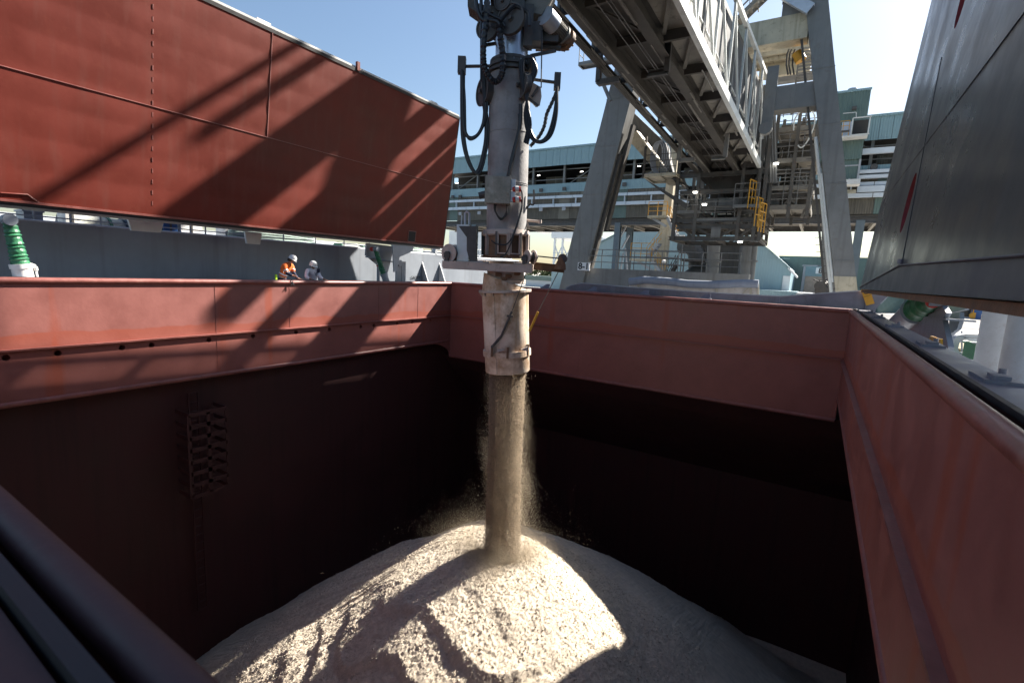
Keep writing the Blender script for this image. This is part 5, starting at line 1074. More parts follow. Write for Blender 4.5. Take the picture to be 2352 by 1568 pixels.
# ---- right-hand quay: yellow bollards, posts, shed, plant
c8g = lambda x, y: ((2700+x/3.136)*.7, (850+y/3.136)*.7)
for i, (x, y0, y1, m_, lb) in enumerate(((1648,630,562,YEL,'left of two yellow bollards on the sunny quay'),(1672,645,570,YEL,'right of two yellow bollards on the sunny quay'),(1700,630,575,GREYL,'thin grey bollard with red cap by the yellow bollards'))):
    p = AZ(*c8g(x,y0), GZ); q = AY(*c8g(x,y1), p.y); t = thing('bollard', lb, 'bollard', tuple(p), 'quay bollards'); r_ = .28 if i < 2 else .16
    b = MB(); b.lathe(p, UP, [(r_,0),(r_,q.z-p.z-.2),(r_*.6,q.z-p.z),(0,q.z-p.z+.05)], 12); b.build('post', m_, t)
    if i == 2: MB().lathe(q, UP, [(r_*1.6,-.2),(r_*1.6,.15),(0,.3)], 10).build('cap', REDPL, t)
    else: MB().lathe(p+UP*(q.z-p.z)*.75, UP, [(r_*1.02,0),(r_*1.02,.2)], 12).build('reflective_band', SIGNW, t)
sh = thing('machine_shed', 'ribbed grey shed in shade at the far right of the quay', 'shed', (30,112,GZ)); q0 = AY(*c8g(1450,420),112); b = MB(); b.bb(q0.x-14, q0.x+60, 112, 125, GZ, 4.5); b.build('wall', BROWNL, sh)
for x in (1520, 1640, 1900, 1960):
    q = AY(*c8g(x,500),111); MB().bb(q.x, q.x+2.2, 110.8, 111.9, GZ, q.z+.6).build('plant_unit', DKSTEEL, sh)
bl = MB(); q = AZ(*c8g(1605,520), GZ); q = AY(*c8g(1605,505),105); bl.lathe(V(q.x,105,GZ), UP, [(.8,0),(.8,1.6),(.5,1.8),(0,1.85)], 14); tag(bl.build('blue_drum', BLUE), 'blue drum in the shade before the ribbed shed', 'drum')
q = AY(*c8g(1630,455),105); om = MB(); om.box(V(q.x,105,q.z), (2.4,1.2,.8)); om.box(V(q.x+.4,105,q.z+.6), (.9,1.0,.6)); om.tube(V(q.x-.8,104.3,GZ+.5), V(q.x-.8,104.6,GZ+.5), .5, 12); om.tube(V(q.x+.8,104.3,GZ+.5), V(q.x+.8,104.6,GZ+.5), .5, 12); om.bb(q.x-.9,q.x+.9,104.5,105.5,GZ+.4,q.z); tag(om.build('forklift', YEL), 'orange forklift parked in the shade before the ribbed shed', 'forklift')
# grey ship posts at the right edge
for (x, yb, lb) in ((1745,1130,'broad pale grey ship post with yellow stripe, second from the right edge'),(2030,1240,'pale grey ship post cut by the right edge of the picture')):
    p = AX(*c8g(x,yb), 5.2); t = thing('crane_post', lb, 'post', (p.x,p.y,DECK), 'grey ship posts'); b = MB(); b.lathe(V(p.x,p.y,DECK), UP, [(.56,0),(.56,.25),(.50,.3),(.50,5.5)], 24); b.build('post', GREYL, t)
    MB().box(V(p.x+.46,p.y-.2,DECK+1.0), (.07,.14,2.2)).build('yellow_stripe', YEL, t)
# panama chock, green boxes, rails beside the posts
ck = thing('panama_chock', 'pale grey rounded panama chock between pedestal and post', 'chock', tuple(AX(*c8g(1490,960),5.6))); c = AX(*c8g(1485,900),5.6)
b = MB(); ring = []
def oval(w_, h_, n=28): return [(math.copysign(abs(math.cos(t))**.6,math.cos(t))*w_, math.copysign(abs(math.sin(t))**.6,math.sin(t))*h_) for t in [2*math.pi*(k+.5)/n for k in range(n)]]
ax1 = RH; o1 = oval(.62,.52); o2 = oval(.36,.27); n_ = len(o1)
fr = [c+ax1*x+UP*y for x, y in o1]; fi = [c+ax1*x+UP*y for x, y in o2]; dpt = FH*.3
b.add(fr+fi+[p+dpt for p in fr]+[p+dpt for p in fi], [(k,(k+1)%n_,n_+(k+1)%n_,n_+k) for k in range(n_)]+[(n_+k,n_+(k+1)%n_,3*n_+(k+1)%n_,3*n_+k) for k in range(n_)]+[(2*n_+k,2*n_+(k+1)%n_,(k+1)%n_,k) for k in range(n_)], True); b.build('chock_ring', GREYL, ck)
MB().box(c+UP*-.7+dpt*.5, (1.4,.6,.5), (RH,FH,UP)).build('chock_foot', GREYL, ck)
gb = thing('valve_chest', 'dark green box lettered in white beside the pale chock', 'box', tuple(AX(*c8g(1600,1000),5.8))); c = AX(*c8g(1605,950),5.8)
b = MB(); b.box(c, (.85,.5,.62), (RH,FH,UP)); b.box(c+UP*.34, (.95,.6,.06), (RH,FH,UP)); b.build('box_body', GREENP, gb)
def text(s, c, size, m_, par, name='lettering', rx=RH):
    cu = bpy.data.curves.new('t','FONT'); cu.body = s; cu.size = size; cu.align_x = 'CENTER'; cu.align_y = 'CENTER'; cu.extrude = .003
    o = bpy.data.objects.new('t', cu); COL.objects.link(o); me = bpy.data.meshes.new_from_object(o.evaluated_get(bpy.context.evaluated_depsgraph_get())); bpy.data.objects.remove(o)
    lo = bpy.data.objects.new(name, me); COL.objects.link(lo); me.materials.clear(); me.materials.append(m_); org = Vector(par['_o']) if par is not None and '_o' in par else V(0,0,0)
    nz = Vector(rx).cross(UP); Mx = Matrix(((rx[0],UP.x,nz.x,c[0]-org.x),(rx[1],UP.y,nz.y,c[1]-org.y),(rx[2],UP.z,nz.z,c[2]-org.z),(0,0,0,1)))
    if par is not None: lo.parent = par
    lo.matrix_local = Mx; return lo
text('NO.2 SW', c-FH*.26+UP*.08, .17, SIGNW, gb); text('(S', c-FH*.26-UP*.14, .15, SIGNW, gb)
b = MB(); b.prism([AX(*c8g(1490,930),5.7),AX(*c8g(1510,930),5.7),AX(*c8g(1545,1000),5.7),AX(*c8g(1495,1010),5.7)], FH*.1); tag(b.build('wheel_guard', YEL), 'yellow guard plate left of the green lettered box', 'plate')
c = AX(*c8g(1915,970),6.0); b = MB(); b.box(c, (.7,.5,.55), (RH,FH,UP)); b.box(c-UP*.45, (.9,.6,.1), (RH,FH,UP)); tag(b.build('green_chest', GREENP), 'plain dark green box between the two grey posts', 'box')
b = MB(); 
for yy in (770, 800, 850): b.tube(AX(*c8g(1290,yy),5.5), AX(*c8g(2060,yy+30),5.5), .03, 6)
for x in (1330, 1430, 1650, 1690, 1860): b.tube(AX(*c8g(x,1000),5.5), AX(*c8g(x,740),5.5), .035, 6)
tag(b.build('deck_rail', GREYL), 'pale ship rail beside the grey posts on the right', 'guard rail')
b = MB(); c = AX(*c8g(1850,870),6.4); b.box(c, (1.6,.1,.75), (RH,FH,UP)); t_ = tag(b.build('notice_board', SIGNW), 'white notice board with a blue disc behind the grey post', 'sign'); 
b = MB(); b.lathe(c-FH*.06+RH*.0+UP*.05, -FH, [(0,.01),(.26,.01),(.26,0)], 20); o = b.build('blue_disc', BLUE); o.parent = t_
# gangway deck seen between ram and plate
b = MB(); b.bb(AX(*c8g(560,600),3.6).x, 9.5, 40, 46, GZ, GZ+.55); tag(b.build('timber_dunnage', mat('old_timber', (.22,.19,.11), .9, 0, .25, 2)), 'flat brown timber stack on the quay behind the ram', 'timber')
sk_ = thing('steel_skip', 'grey steel skip on the quay above the timber stack', 'skip', tuple(AZ(*c8g(680,560),GZ))); q0, q1 = AZ(*c8g(565,555),GZ), AZ(*c8g(795,555),GZ); b = MB(); b.prism([q0, q1, q1+UP*3.1+V(.4,0,0), q0+UP*3.1+V(-.4,0,0)], V(0,5,0)); b.build('skip_body', TEALD, sk_); b = MB(); b.beam(q0+UP*3.1+V(-.5,-.1,0), q1+UP*3.1+V(.5,-.1,0), .3, .35); b.build('skip_rim', GREYL, sk_)
# vehicles waiting beyond the right leg
def truck(c, s, m_, label):
    t = thing('parked_truck', label, 'truck', tuple(c)); c = Vector(c)
    b = MB(); b.prism([c+V(-1.1,0,.7)*s, c+V(1.1,0,.7)*s, c+V(1.1,0,2.0)*s, c+V(.9,0,2.9)*s, c+V(-.9,0,2.9)*s, c+V(-1.1,0,2.0)*s], V(0,2.2*s,0)); b.build('cab', m_, t)
    b = MB(); b.prism([c+V(-.85,-.03,1.9)*s, c+V(.85,-.03,1.9)*s, c+V(.75,-.03,2.7)*s, c+V(-.75,-.03,2.7)*s], V(0,.05,0)); b.build('windscreen', DKSTEEL, t)
    b = MB(); b.bb(c.x-1.2*s, c.x+1.2*s, c.y+2.4*s, c.y+8*s, c.z+1.0*s, c.z+3.0*s); b.build('body', GREYL, t)
    for sx in (-.95,.95):
        for sy in (.6, 4.5, 6.5): MB().tube(c+V(sx-.15,sy,.5)*s, c+V(sx+.15,sy,.5)*s, .5*s, 14).build('wheel', RUBBER, t)
        MB().box(c+V(sx*.8,-.04,1.0)*s, (.3*s,.06,.2*s)).build('headlight', SIGNW, t)
for x, Y, m_, lb in ((1846,85,WHITE,'white truck parked by the far doorway'),(1868,80,DKSTEEL,'dark truck parked against the right crane leg'),):
    p = AY(x, 660, Y); truck(V(p.x,Y,GZ), .95, m_, lb)
mh = MB(); p = AY(1894,657,36)
for k in range(26): q = p+V(random.uniform(-.5,.4),random.uniform(-.3,.3),random.uniform(-.4,.3)); mh.tube(q, q+V(random.uniform(-.4,.4),random.uniform(-.3,.3),random.uniform(-.5,.5)), random.uniform(.03,.09), 6)
mh.bb(p.x-.45,p.x+.3,35.7,36.3,GZ,p.z-.1); mh.tube(V(p.x-.3,35.6,p.z), V(p.x-.3,36.2,p.z), .26, 16); tag(mh.build('cable_reel', DKSTEEL), 'dark tangle of cables on a reel at the foot of the right crane leg', 'cable reel')

# ================================================================== DECK GEAR ABOVE THE BULKHEAD
DZ = ztop-.8; DX = XF-1.9
def dq(x, y, X=DX): return AX(x*.33477, 448+y*.33477, X)
def box_thing(name, x0, x1, y0, y1, m_, label, cat, dp=.8, X=DX, extra=None):
    p, q = dq(x0,y0,X), dq(x1,y1,X); t = thing(name, label, cat, (X,(p.y+q.y)/2,DZ)); b = MB(); b.bb(X-dp, X, p.y, q.y, DZ, max(p.z,q.z)); b.build('body', m_, t)
    MB().bb(X-dp-.04, X+.04, p.y-.04, q.y+.04, max(p.z,q.z), max(p.z,q.z)+.06).build('lid', m_, t); MB().bb(X, X+.03, (p.y+q.y)/2-.03, (p.y+q.y)/2+.03, DZ+.2, max(p.z,q.z)-.1).build('door_gap', DKSTEEL, t); return t
box_thing('deck_locker', 445, 550, 95, 215, WHITE, 'tall white locker above the bulkhead left of the winch', 'locker')
box_thing('deck_locker', 160, 300, 110, 200, GREYL, 'low pale locker above the bulkhead by the left ram', 'locker')
box_thing('deck_house', 1120, 1220, 150, 250, BLUE, 'dark blue box above the bulkhead beside the green winch', 'box')
box_thing('deck_house', 1240, 1390, 180, 262, SIGNW, 'bright white box above the middle of the bulkhead', 'box')
box_thing('deck_locker', 1545, 1660, 215, 290, GREYL, 'grey white locker above the bulkhead before the rope coil', 'locker')
box_thing('deck_locker', 2080, 2130, 240, 320, WHITE, 'small white locker above the bulkhead right of the rope coil', 'locker')
def winch(y_, z_, r, L, m_, label):
    t = thing('mooring_winch', label, 'winch', (DX-.6,y_,DZ)); a_ = V(DX-.6,y_-L/2,z_); e_ = V(DX-.6,y_+L/2,z_)
    b = MB(); b.lathe(a_, V(0,1,0), [(0,0),(r,0),(r,.08),(r*.6,.1),(r*.6,L-.1),(r,L-.08),(r,L),(0,L)], 26); b.build('drum', m_, t)
    b = MB(); b.lathe(a_, V(0,1,0), [(r*.8,.14),(r*.85,L*.5),(r*.8,L-.14)], 22); b.build('wound_rope', mat('mooring_rope', (.42,.43,.38), .9, 0, .25, 9, bump=.6, bscale=30) if 'mooring_rope' not in bpy.data.materials else bpy.data.materials['mooring_rope'], t)
    for s in (a_, e_): MB().prism([s+V(-.5,0,DZ-z_), s+V(.5,0,DZ-z_), s+V(.12,0,.15), s+V(-.12,0,.15)], V(0,.08,0)).build('side_frame', m_, t)
p = dq(690,190); winch(p.y, DZ+.75, .62, 1.9, mat('navy_winch_paint', (.03,.045,.08), .5, 0, .2, 2), 'navy mooring winch above the bulkhead left of the cover bracket')
p = dq(960,210); winch(p.y, DZ+.7, .6, 1.8, GREENP, 'green mooring winch above the bulkhead behind the cover bracket')
p = AX(818,560,DX); winch(p.y, DZ+.6, .55, 1.6, GREENP, 'green mooring winch above the bulkhead near the cover corner')
def coil(yc, L, label, n=4):
    t = thing('rope_coil', label, 'rope', (DX,yc,DZ)); m_ = mat('green_rope', (.33,.42,.38), .9, 0, .25, 8, bump=.7, bscale=30) if 'green_rope' not in bpy.data.materials else bpy.data.materials['green_rope']
    for k in range(n):
        MB().path([V(DX+.3+math.cos(a)*.5, yc+math.sin(a)*L/2+.05*math.sin(a*5+k), DZ+.9+.11*k+.03*math.sin(a*3+k)) for a in [2*math.pi*i/40 for i in range(41)]], .06, 7).build('rope_turn', m_, t)
    MB().bb(DX-.3, DX+.9, yc-L/2-.1, yc+L/2+.1, DZ, DZ+.83).build('rope_grating', GREYL, t)
coil(dq(1860,300).y, 4.2, 'pale green mooring rope coiled above the bulkhead over the workers'); coil(AX(928,575,DX).y, 2.4, 'pale mooring rope coiled above the bulkhead by the cover corner', 5)
for i, (x, y) in enumerate(((660,240),(1180,0),(2200,0))): pass
fl_ = thing('fairlead', 'pale oval fairlead on top of the bulkhead by the spout drum', 'fairlead', tuple(AX(1012,585,XF))); c = AX(1014,582,XF); o1 = oval(.75,.42); o2 = oval(.5,.24); b = MB()
fr = [c+V(0,x*.8,y*.8) for x, y in o1]; fi = [c+V(0,x*.8,y*.8) for x, y in o2]; dpt = V(-.3,0,0); b.add(fr+fi+[p+dpt for p in fr]+[p+dpt for p in fi], [(k,(k+1)%n_,n_+(k+1)%n_,n_+k) for k in range(n_)]+[(n_+k,n_+(k+1)%n_,3*n_+(k+1)%n_,3*n_+k) for k in range(n_)]+[(2*n_+k,2*n_+(k+1)%n_,(k+1)%n_,k) for k in range(n_)], True); b.build('fairlead_ring', GREYL, fl_)
text('SAFETY  FIRST', AX(964,643-3,XF+.02)+V(.02,0,.06), .24, SIGNK, fk, 'lettering', V(0,1,0))
# far white structure across the harbour behind the forecastle
b = MB(); b.bb(-60, -50, 0, 60, -12, 3.2); tag(b.build('harbour_shed', FARW), 'long white shed beyond the ship on the left', 'shed')

# ================================================================== WORKERS
def skinned(name, verts, edges, radii, m_, parent, root=0, sub=2):
    me = bpy.data.meshes.new(name); org = Vector(parent['_o']); me.from_pydata([tuple(Vector(v)-org) for v in verts], edges, []); me.materials.append(m_); me.update()
    o = bpy.data.objects.new(name, me); COL.objects.link(o); o.parent = parent
    md = o.modifiers.new('Skin', 'SKIN'); md.use_smooth_shade = True
    if not me.skin_vertices: me.attributes
    sv = me.skin_vertices[0].data
    for i, r_ in enumerate(radii): sv[i].radius = (r_, r_) if not isinstance(r_, tuple) else r_; sv[i].use_root = (i == root)
    s = o.modifiers.new('Sub', 'SUBSURF'); s.levels = sub; s.render_levels = sub
    return o
def hand(vs, es, rs, wrist_i, wrist, dirv, side, nrm):
    d = Vector(dirv).normalized(); s = Vector(side).normalized(); n = Vector(nrm).normalized()
    pi = len(vs); vs.append(wrist+d*.055); rs.append(.034); es.append((wrist_i, pi))
    for k, (off, L) in enumerate(((-.03,.07),(-.01,.085),(.012,.08),(.032,.062))):
        a_ = wrist+d*.095+s*off; b_ = a_+d*L*.55-n*.008; c_ = b_+d*L*.45-n*.022; i0 = len(vs); vs += [a_, b_, c_]; rs += [.011,.0095,.008]; es += [(pi,i0),(i0,i0+1),(i0+1,i0+2)]
    a_ = wrist+d*.05-s*.045; b_ = a_+d*.04-s*.02-n*.01; i0 = len(vs); vs += [a_, b_]; rs += [.013,.010]; es += [(pi,i0),(i0,i0+1)]
def person(label, J, skin, base):
    """J: joints hip, waist, chest, neck, head, shoulders/elbows/wrists a and b, face direction"""
    t = thing('person', label, 'person', tuple(base)); side = (J['sb']-J['sa']).normalized()
    vs = [J['hip'], J['waist'], J['chest'], J['neck'], J['head']-J['hup']*.03, J['head']+J['hup']*.06]; rs = [.14,.135,.15,.058,.085,.088]; es = [(0,1),(1,2),(2,3),(3,4),(4,5)]
    nose = J['head']-J['hup']*.0+J['face']*.10; i0 = len(vs); vs += [J['head']-J['hup']*.05+J['face']*.045, nose]; rs += [.06,.014]; es += [(4,i0),(i0,i0+1)]
    for s in ('a','b'):
        i0 = len(vs); vs += [J['s'+s], J['e'+s], J['w'+s]]; rs += [.072,.05,.034]; es += [(2,i0),(i0,i0+1),(i0+1,i0+2)]
        hand(vs, es, rs, i0+2, J['w'+s], J['h'+s], J['n'+s].cross(J['h'+s]), J['n'+s])
    for s in (-1,1):
        i0 = len(vs); h = J['hip']+side*s*.1; k_ = V(h.x-.03+.02*s, h.y, base.z+.48); f_ = V(h.x-.05,h.y,base.z+.09); vs += [h-UP*.06, k_, f_, f_+J['face2']*.16-UP*.04]; rs += [.09,.06,.045,.035]; es += [(0,i0),(i0,i0+1),(i0+1,i0+2),(i0+2,i0+3)]
    skinned('body', vs, es, rs, skin, t); return t, side
def helmet(t, c, up, face):
    up = up.normalized(); b = MB(); b.lathe(c, up, [(.150,-.02),(.152,.02),(.146,.07),(.125,.115),(.085,.148),(.04,.162),(0,.166)], 22)
    o = b.build('helmet', HELM, t); b = MB(); rim = []
    sd_ = up.cross(face).normalized(); fw = sd_.cross(up).normalized()
    for k in range(24):
        a_ = 2*math.pi*k/24; d = fw*math.cos(a_)+sd_*math.sin(a_); w_ = .012+.05*max(0,math.cos(a_))**2; rim += [c-up*.02+d*.148, c-up*.035+d*(.150+w_)]
    b.add(rim, [(2*k,2*k+1,2*((k+1)%24)+1,2*((k+1)%24)) for k in range(24)]); b.add([v+up*.012 for v in rim], [(2*k,2*((k+1)%24),2*((k+1)%24)+1,2*k+1) for k in range(24)]); b.build('helmet_brim', HELM, o); return o
def band(t, c, axis, r, h, m_, name, sq=1.0, wide=None):
    b = MB(); b.lathe(c, axis, [(r,-h/2),(r*1.02,0),(r,h/2)], 20); return b.build(name, m_, t)
# --- the worker in orange
w1b = V(-18.0, AX(650,640,-18).y, -1.0)
J = dict(hip=AX(647,645,-18.05), waist=AX(650,632,-18.0), chest=AX(658,614,-17.88), neck=AX(665,604,-17.78), head=AX(669,598,-17.72))
J['sa'] = AX(652,610,-17.66); J['sb'] = AX(670,609,-17.98); J['ea'] = AX(659,628,-17.5); J['wa'] = AX(673,633,-17.32); J['eb'] = AX(675,627,-17.7); J['wb'] = AX(685,640.2,-17.38)
J['face'] = V(.42,.75,-.52).normalized(); J['face2'] = V(.8,.5,0).normalized(); J['hup'] = V(.25,.42,.87).normalized()
J['ha'] = V(.45,.85,-.25).normalized(); J['hb'] = V(.4,.9,-.05).normalized(); J['na'] = V(-.3,.2,.9); J['nb'] = V(0,0,1)
w1, sd1 = person('worker in orange high visibility shirt leaning on the red rim and pointing', J, SKIN, w1b)
skinned('shirt', [J['waist']-(J['chest']-J['waist'])*.15, J['waist'], (J['waist']+J['chest'])/2, J['chest'], J['neck'], J['sa'], (J['sa']+J['ea'])/2, J['sa']*.1+J['ea']*.9, J['sb'], (J['sb']+J['eb'])/2, J['sb']*.1+J['eb']*.9], [(0,1),(1,2),(2,3),(3,4),(3,5),(5,6),(6,7),(3,8),(8,9),(9,10)], [.165,.165,.17,.175,.075,.10,.085,.08,.10,.085,.08], ORANGE, w1, 3)
skinned('navy_sleeve', [J['sa']*.15+J['ea']*.85, J['ea'], J['wa']-J['ha']*.01], [(0,1),(1,2)], [.068,.066,.05], NAVY, w1); skinned('navy_sleeve', [J['sb']*.15+J['eb']*.85, J['eb'], J['wb']-J['hb']*.01], [(0,1),(1,2)], [.068,.066,.05], NAVY, w1)
skinned('trousers', [J['waist']-UP*.06, J['hip'], J['hip']+sd1*.1-UP*.06, V(J['hip'].x,J['hip'].y,w1b.z+.5)+sd1*.1, V(J['hip'].x-.03,J['hip'].y,w1b.z+.1)+sd1*.1, J['hip']-sd1*.1-UP*.06, V(J['hip'].x,J['hip'].y,w1b.z+.5)-sd1*.1, V(J['hip'].x-.03,J['hip'].y,w1b.z+.1)-sd1*.1], [(0,1),(1,2),(2,3),(3,4),(1,5),(5,6),(6,7)], [.17,.17,.12,.09,.08,.12,.09,.08], NAVY, w1, 1)
ta1 = (J['chest']-J['waist']).normalized(); band(w1, J['waist']+ta1*.06, ta1, .178, .05, REFL, 'reflective_tape'); band(w1, J['waist']+ta1*.24, ta1, .185, .05, REFL, 'reflective_tape')
for s in ('a','b'): band(w1, J['s'+s]*.35+J['e'+s]*.65, J['e'+s]-J['s'+s], .09, .05, REFL, 'reflective_tape')
band(w1, J['neck']-J['hup']*.03, J['hup'], .075, .07, NAVY, 'collar')
helmet(w1, J['head']+J['hup']*.07+J['face']*.01, J['hup'], J['face'])
b = MB(); b.lathe(J['head']-J['face']*.06-J['hup']*.02, J['hup'], [(.06,-.06),(.085,0),(.09,.06)], 14); b.build('hair', HAIR, w1)
b = MB(); b.box(J['head']+J['face']*.11+J['hup']*.03, (.14,.02,.03), (J['face'].cross(J['hup']).normalized(), J['face'], J['hup'])); b.build('glasses', SIGNK, w1)
b = MB(); q = AX(634,636,-17.9); b.box(q, (.06,.06,.2)); b.build('lime_pouch', LIME, w1)
b = MB(); q = J['hip']+V(.2,-.03,.02); b.path([q+V(0,math.cos(a)*.04,math.sin(a)*.06) for a in [6.283*i/14 for i in range(15)]], .01, 5); b.build('karabiner', STEEL, w1)
# --- the worker in white
w2b = V(-17.95, AX(722,640,-17.95).y, -1.15)
J = dict(hip=AX(722,662,-17.95), waist=AX(721,650,-17.88), chest=AX(719,626,-17.8), neck=AX(718.5,616,-17.76), head=AX(718.5,611.5,-17.72))
J['sa'] = AX(706,620.5,-17.75); J['sb'] = AX(730,621,-17.75); J['ea'] = AX(703,636,-17.6); J['wa'] = AX(712,640.8,-17.38); J['eb'] = AX(734,635,-17.55); J['wb'] = AX(743,641.2,-17.36)
J['face'] = V(.85,.12,-.5).normalized(); J['face2'] = V(1,0,0); J['hup'] = V(.35,.03,.93).normalized()
J['ha'] = V(.4,.8,-.1).normalized(); J['hb'] = V(.35,.9,-.15).normalized(); J['na'] = V(0,0,1); J['nb'] = V(0,0,1)
w2, sd2 = person('worker in white overalls resting both hands on the red rim', J, SKIN2, w2b)
skinned('overalls', [J['hip'], J['waist'], J['chest']-UP*.08, J['chest'], J['neck']-UP*.03, J['sa'], J['ea'], J['wa']-J['ha']*.02, J['sb'], J['eb'], J['wb']-J['hb']*.02, J['hip']+sd2*.1-UP*.08, V(J['hip'].x,J['hip'].y,w2b.z+.45)+sd2*.1, V(J['hip'].x,J['hip'].y,w2b.z+.08)+sd2*.1, J['hip']-sd2*.1-UP*.08, V(J['hip'].x,J['hip'].y,w2b.z+.45)-sd2*.1, V(J['hip'].x,J['hip'].y,w2b.z+.08)-sd2*.1], [(0,1),(1,2),(2,3),(3,4),(3,5),(5,6),(6,7),(3,8),(8,9),(9,10),(0,11),(11,12),(12,13),(0,14),(14,15),(15,16)], [.18,.175,.19,.185,.085,.10,.078,.055,.10,.078,.055,.12,.09,.08,.12,.09,.08], WCLOTH, w2, 0)
helmet(w2, J['head']+J['hup']*.07+J['face']*.005, J['hup'], J['face'])
b = MB(); b.box(J['chest']+V(.19,.12,.08), (.06,.09,.18)); b.tube(J['chest']+V(.19,.12,.17), J['chest']+V(.19,.12,.28), .012, 6); b.build('radio', NAVY, w2)
b = MB(); b.path([J['neck']+V(.03,-.1,-.02), J['chest']+V(.19,-.05,0), J['chest']+V(.21,.0,-.14)], .008, 5); b.path([J['neck']+V(.03,.08,-.02), J['chest']+V(.21,.02,-.02), J['chest']+V(.21,.0,-.14)], .008, 5); b.build('lanyard', NAVY, w2)
b = MB(); hh_ = J['head']; sd_ = J['hup'].cross(J['face']).normalized(); b.path([hh_+sd_*.1+J['hup']*.05, hh_+sd_*.075-J['hup']*.06+J['face']*.05, hh_-J['hup']*.12+J['face']*.07, hh_-sd_*.075-J['hup']*.06+J['face']*.05, hh_-sd_*.1+J['hup']*.05], .006, 5); b.build('chin_strap', WCLOTH, w2)
b = MB(); b.lathe(hh_-J['face']*.03, J['hup'], [(.09,-.03),(.1,.03),(.1,.07)], 14); b.build('hair', HAIR, w2)
# platform they stand on
b = MB(); b.bb(HA-1.2, HA-.42, 5, 19, -1.25, -1.18); tag(b.build('side_platform', GREY), 'narrow grey walkway behind the left coaming', 'walkway')

# ================================================================== HOLD LADDER
hx = hx0+.05
ldr = thing('hold_ladder', 'caged red ladder fixed to the dark bulkhead inside the hold', 'ladder', (hx, 8, -14))
lx = hx+.15
def hq(x, y, X): return AX(x, y, X)
c_ = hq(455,1300,lx); yl0, yl1 = hq(447,1200,lx).y, hq(468,1200,lx).y
zt_, zb_ = hq(450,900,lx).z, hq(460,1400,lx).z
b = MB()
for yy in (yl0, yl1): b.beam(V(lx,yy,zb_), V(lx,yy,zt_), .06,.06)
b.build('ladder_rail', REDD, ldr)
z = zb_
rg = None
while z < zt_:
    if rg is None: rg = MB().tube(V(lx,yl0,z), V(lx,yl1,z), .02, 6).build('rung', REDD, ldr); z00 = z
    else: share(rg, (0,0,z-z00), ldr)
    z += .32
ca0, ca1 = hq(432,940,lx+.7), hq(520,940,lx+.7); zg0, zg1 = hq(480,1130,lx+.7).z, hq(480,945,lx+.7).z
for k in range(8):
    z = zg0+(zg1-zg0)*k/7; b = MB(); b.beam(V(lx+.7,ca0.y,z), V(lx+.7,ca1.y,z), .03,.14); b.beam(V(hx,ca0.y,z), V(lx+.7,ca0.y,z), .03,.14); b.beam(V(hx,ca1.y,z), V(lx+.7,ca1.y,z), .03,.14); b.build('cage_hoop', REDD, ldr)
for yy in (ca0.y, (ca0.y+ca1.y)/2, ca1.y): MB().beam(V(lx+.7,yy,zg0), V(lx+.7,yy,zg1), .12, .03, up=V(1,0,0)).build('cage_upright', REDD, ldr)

# ================================================================== GRAIN
def grain_mat():
    M = mat('pale_grain', (.68,.59,.475), .9, 0, .16, 5, bump=0, spec=.2); N = M.node_tree.nodes; L = M.node_tree.links; b = N['Principled BSDF']
    tc = N.new('ShaderNodeTexCoord'); n1 = N.new('ShaderNodeTexNoise'); n1.inputs['Scale'].default_value = 55; n1.inputs['Detail'].default_value = 6; n1.inputs['Roughness'].default_value = .75; L.new(tc.outputs['Object'], n1.inputs['Vector'])
    bp = N.new('ShaderNodeBump'); bp.inputs['Strength'].default_value = 1.0; bp.inputs['Distance'].default_value = .035; L.new(n1.outputs[0], bp.inputs['Height']); L.new(bp.outputs[0], b.inputs['Normal']); return M
GRAIN = grain_mat()
rng = np.random.default_rng(5)
def vnoise(x, y, seed):
    r_ = np.random.default_rng(seed).random((256,256)); xi = np.floor(x).astype(int); yi = np.floor(y).astype(int); fx = x-xi; fy = y-yi; fx = fx*fx*(3-2*fx); fy = fy*fy*(3-2*fy)
    g_ = lambda i, j: r_[i % 256, j % 256]
    return (g_(xi,yi)*(1-fx)+g_(xi+1,yi)*fx)*(1-fy)+(g_(xi,yi+1)*(1-fx)+g_(xi+1,yi+1)*fx)*fy-.5
HPX, HPY, HPZ = -7.05, 11.5, -7.35
SB = AP(1152,1266)
def hsurf(x, y, fine=True):
    dx, dy = x-HPX, y-HPY; r_ = np.hypot(dx, dy); th = np.arctan2(dy, dx)
    lop = 1+.08*np.cos(th-2.4)
    z = HPZ-.76*lop*(np.sqrt(r_*r_+3.3**2)-3.3)
    z += .5*vnoise(x*.45, y*.45, 1)*np.clip(r_/3,0,1)
    # slumped lobe and terraces on the near side
    near = np.clip((-dy+.2*dx-1.0)/2.5, 0, 1)*np.clip(1.6-np.abs(dx-.6)/4.2, 0, 1)
    rr = r_*1.05+1.3*vnoise(x*.55, y*.55, 2)+.35*vnoise(x*1.7,y*1.7,12)
    saw = (rr % 1.15)/1.15; z += near*.13*(np.where(saw < .8, saw/.8, (1-saw)/.2)-.5)
    # run grooves down the left flank
    left = np.clip((-dx-1.2)/2.0, 0, 1)
    z += left*.11*vnoise(th*30+.4*vnoise(x*1.2,y*1.2,4), r_*.5, 3)
    # furrow left by the falling stream
    fd = np.abs(dx*.86-dy*.5-.15+.45*vnoise(r_*.7,th,6)); z -= .0*np.exp(-(fd/.35)**2)*np.clip(r_-.6,0,1)
    z -= .30*np.exp(-((x-SB.x)**2+(y-SB.y)**2)/.42)
    if fine:
        a_ = .55+.45*np.clip(vnoise(x*1.1,y*1.1,9)+.5,0,1)
        z += a_*(.06*vnoise(x*3.2,y*3.2,5)+.03*vnoise(x*8,y*8,6)+.028*vnoise(x*17,y*17,7)+.06*vnoise(x*34,y*34,8))
    return np.maximum(z, -17.5+.3*vnoise(x*.3,y*.3,11))
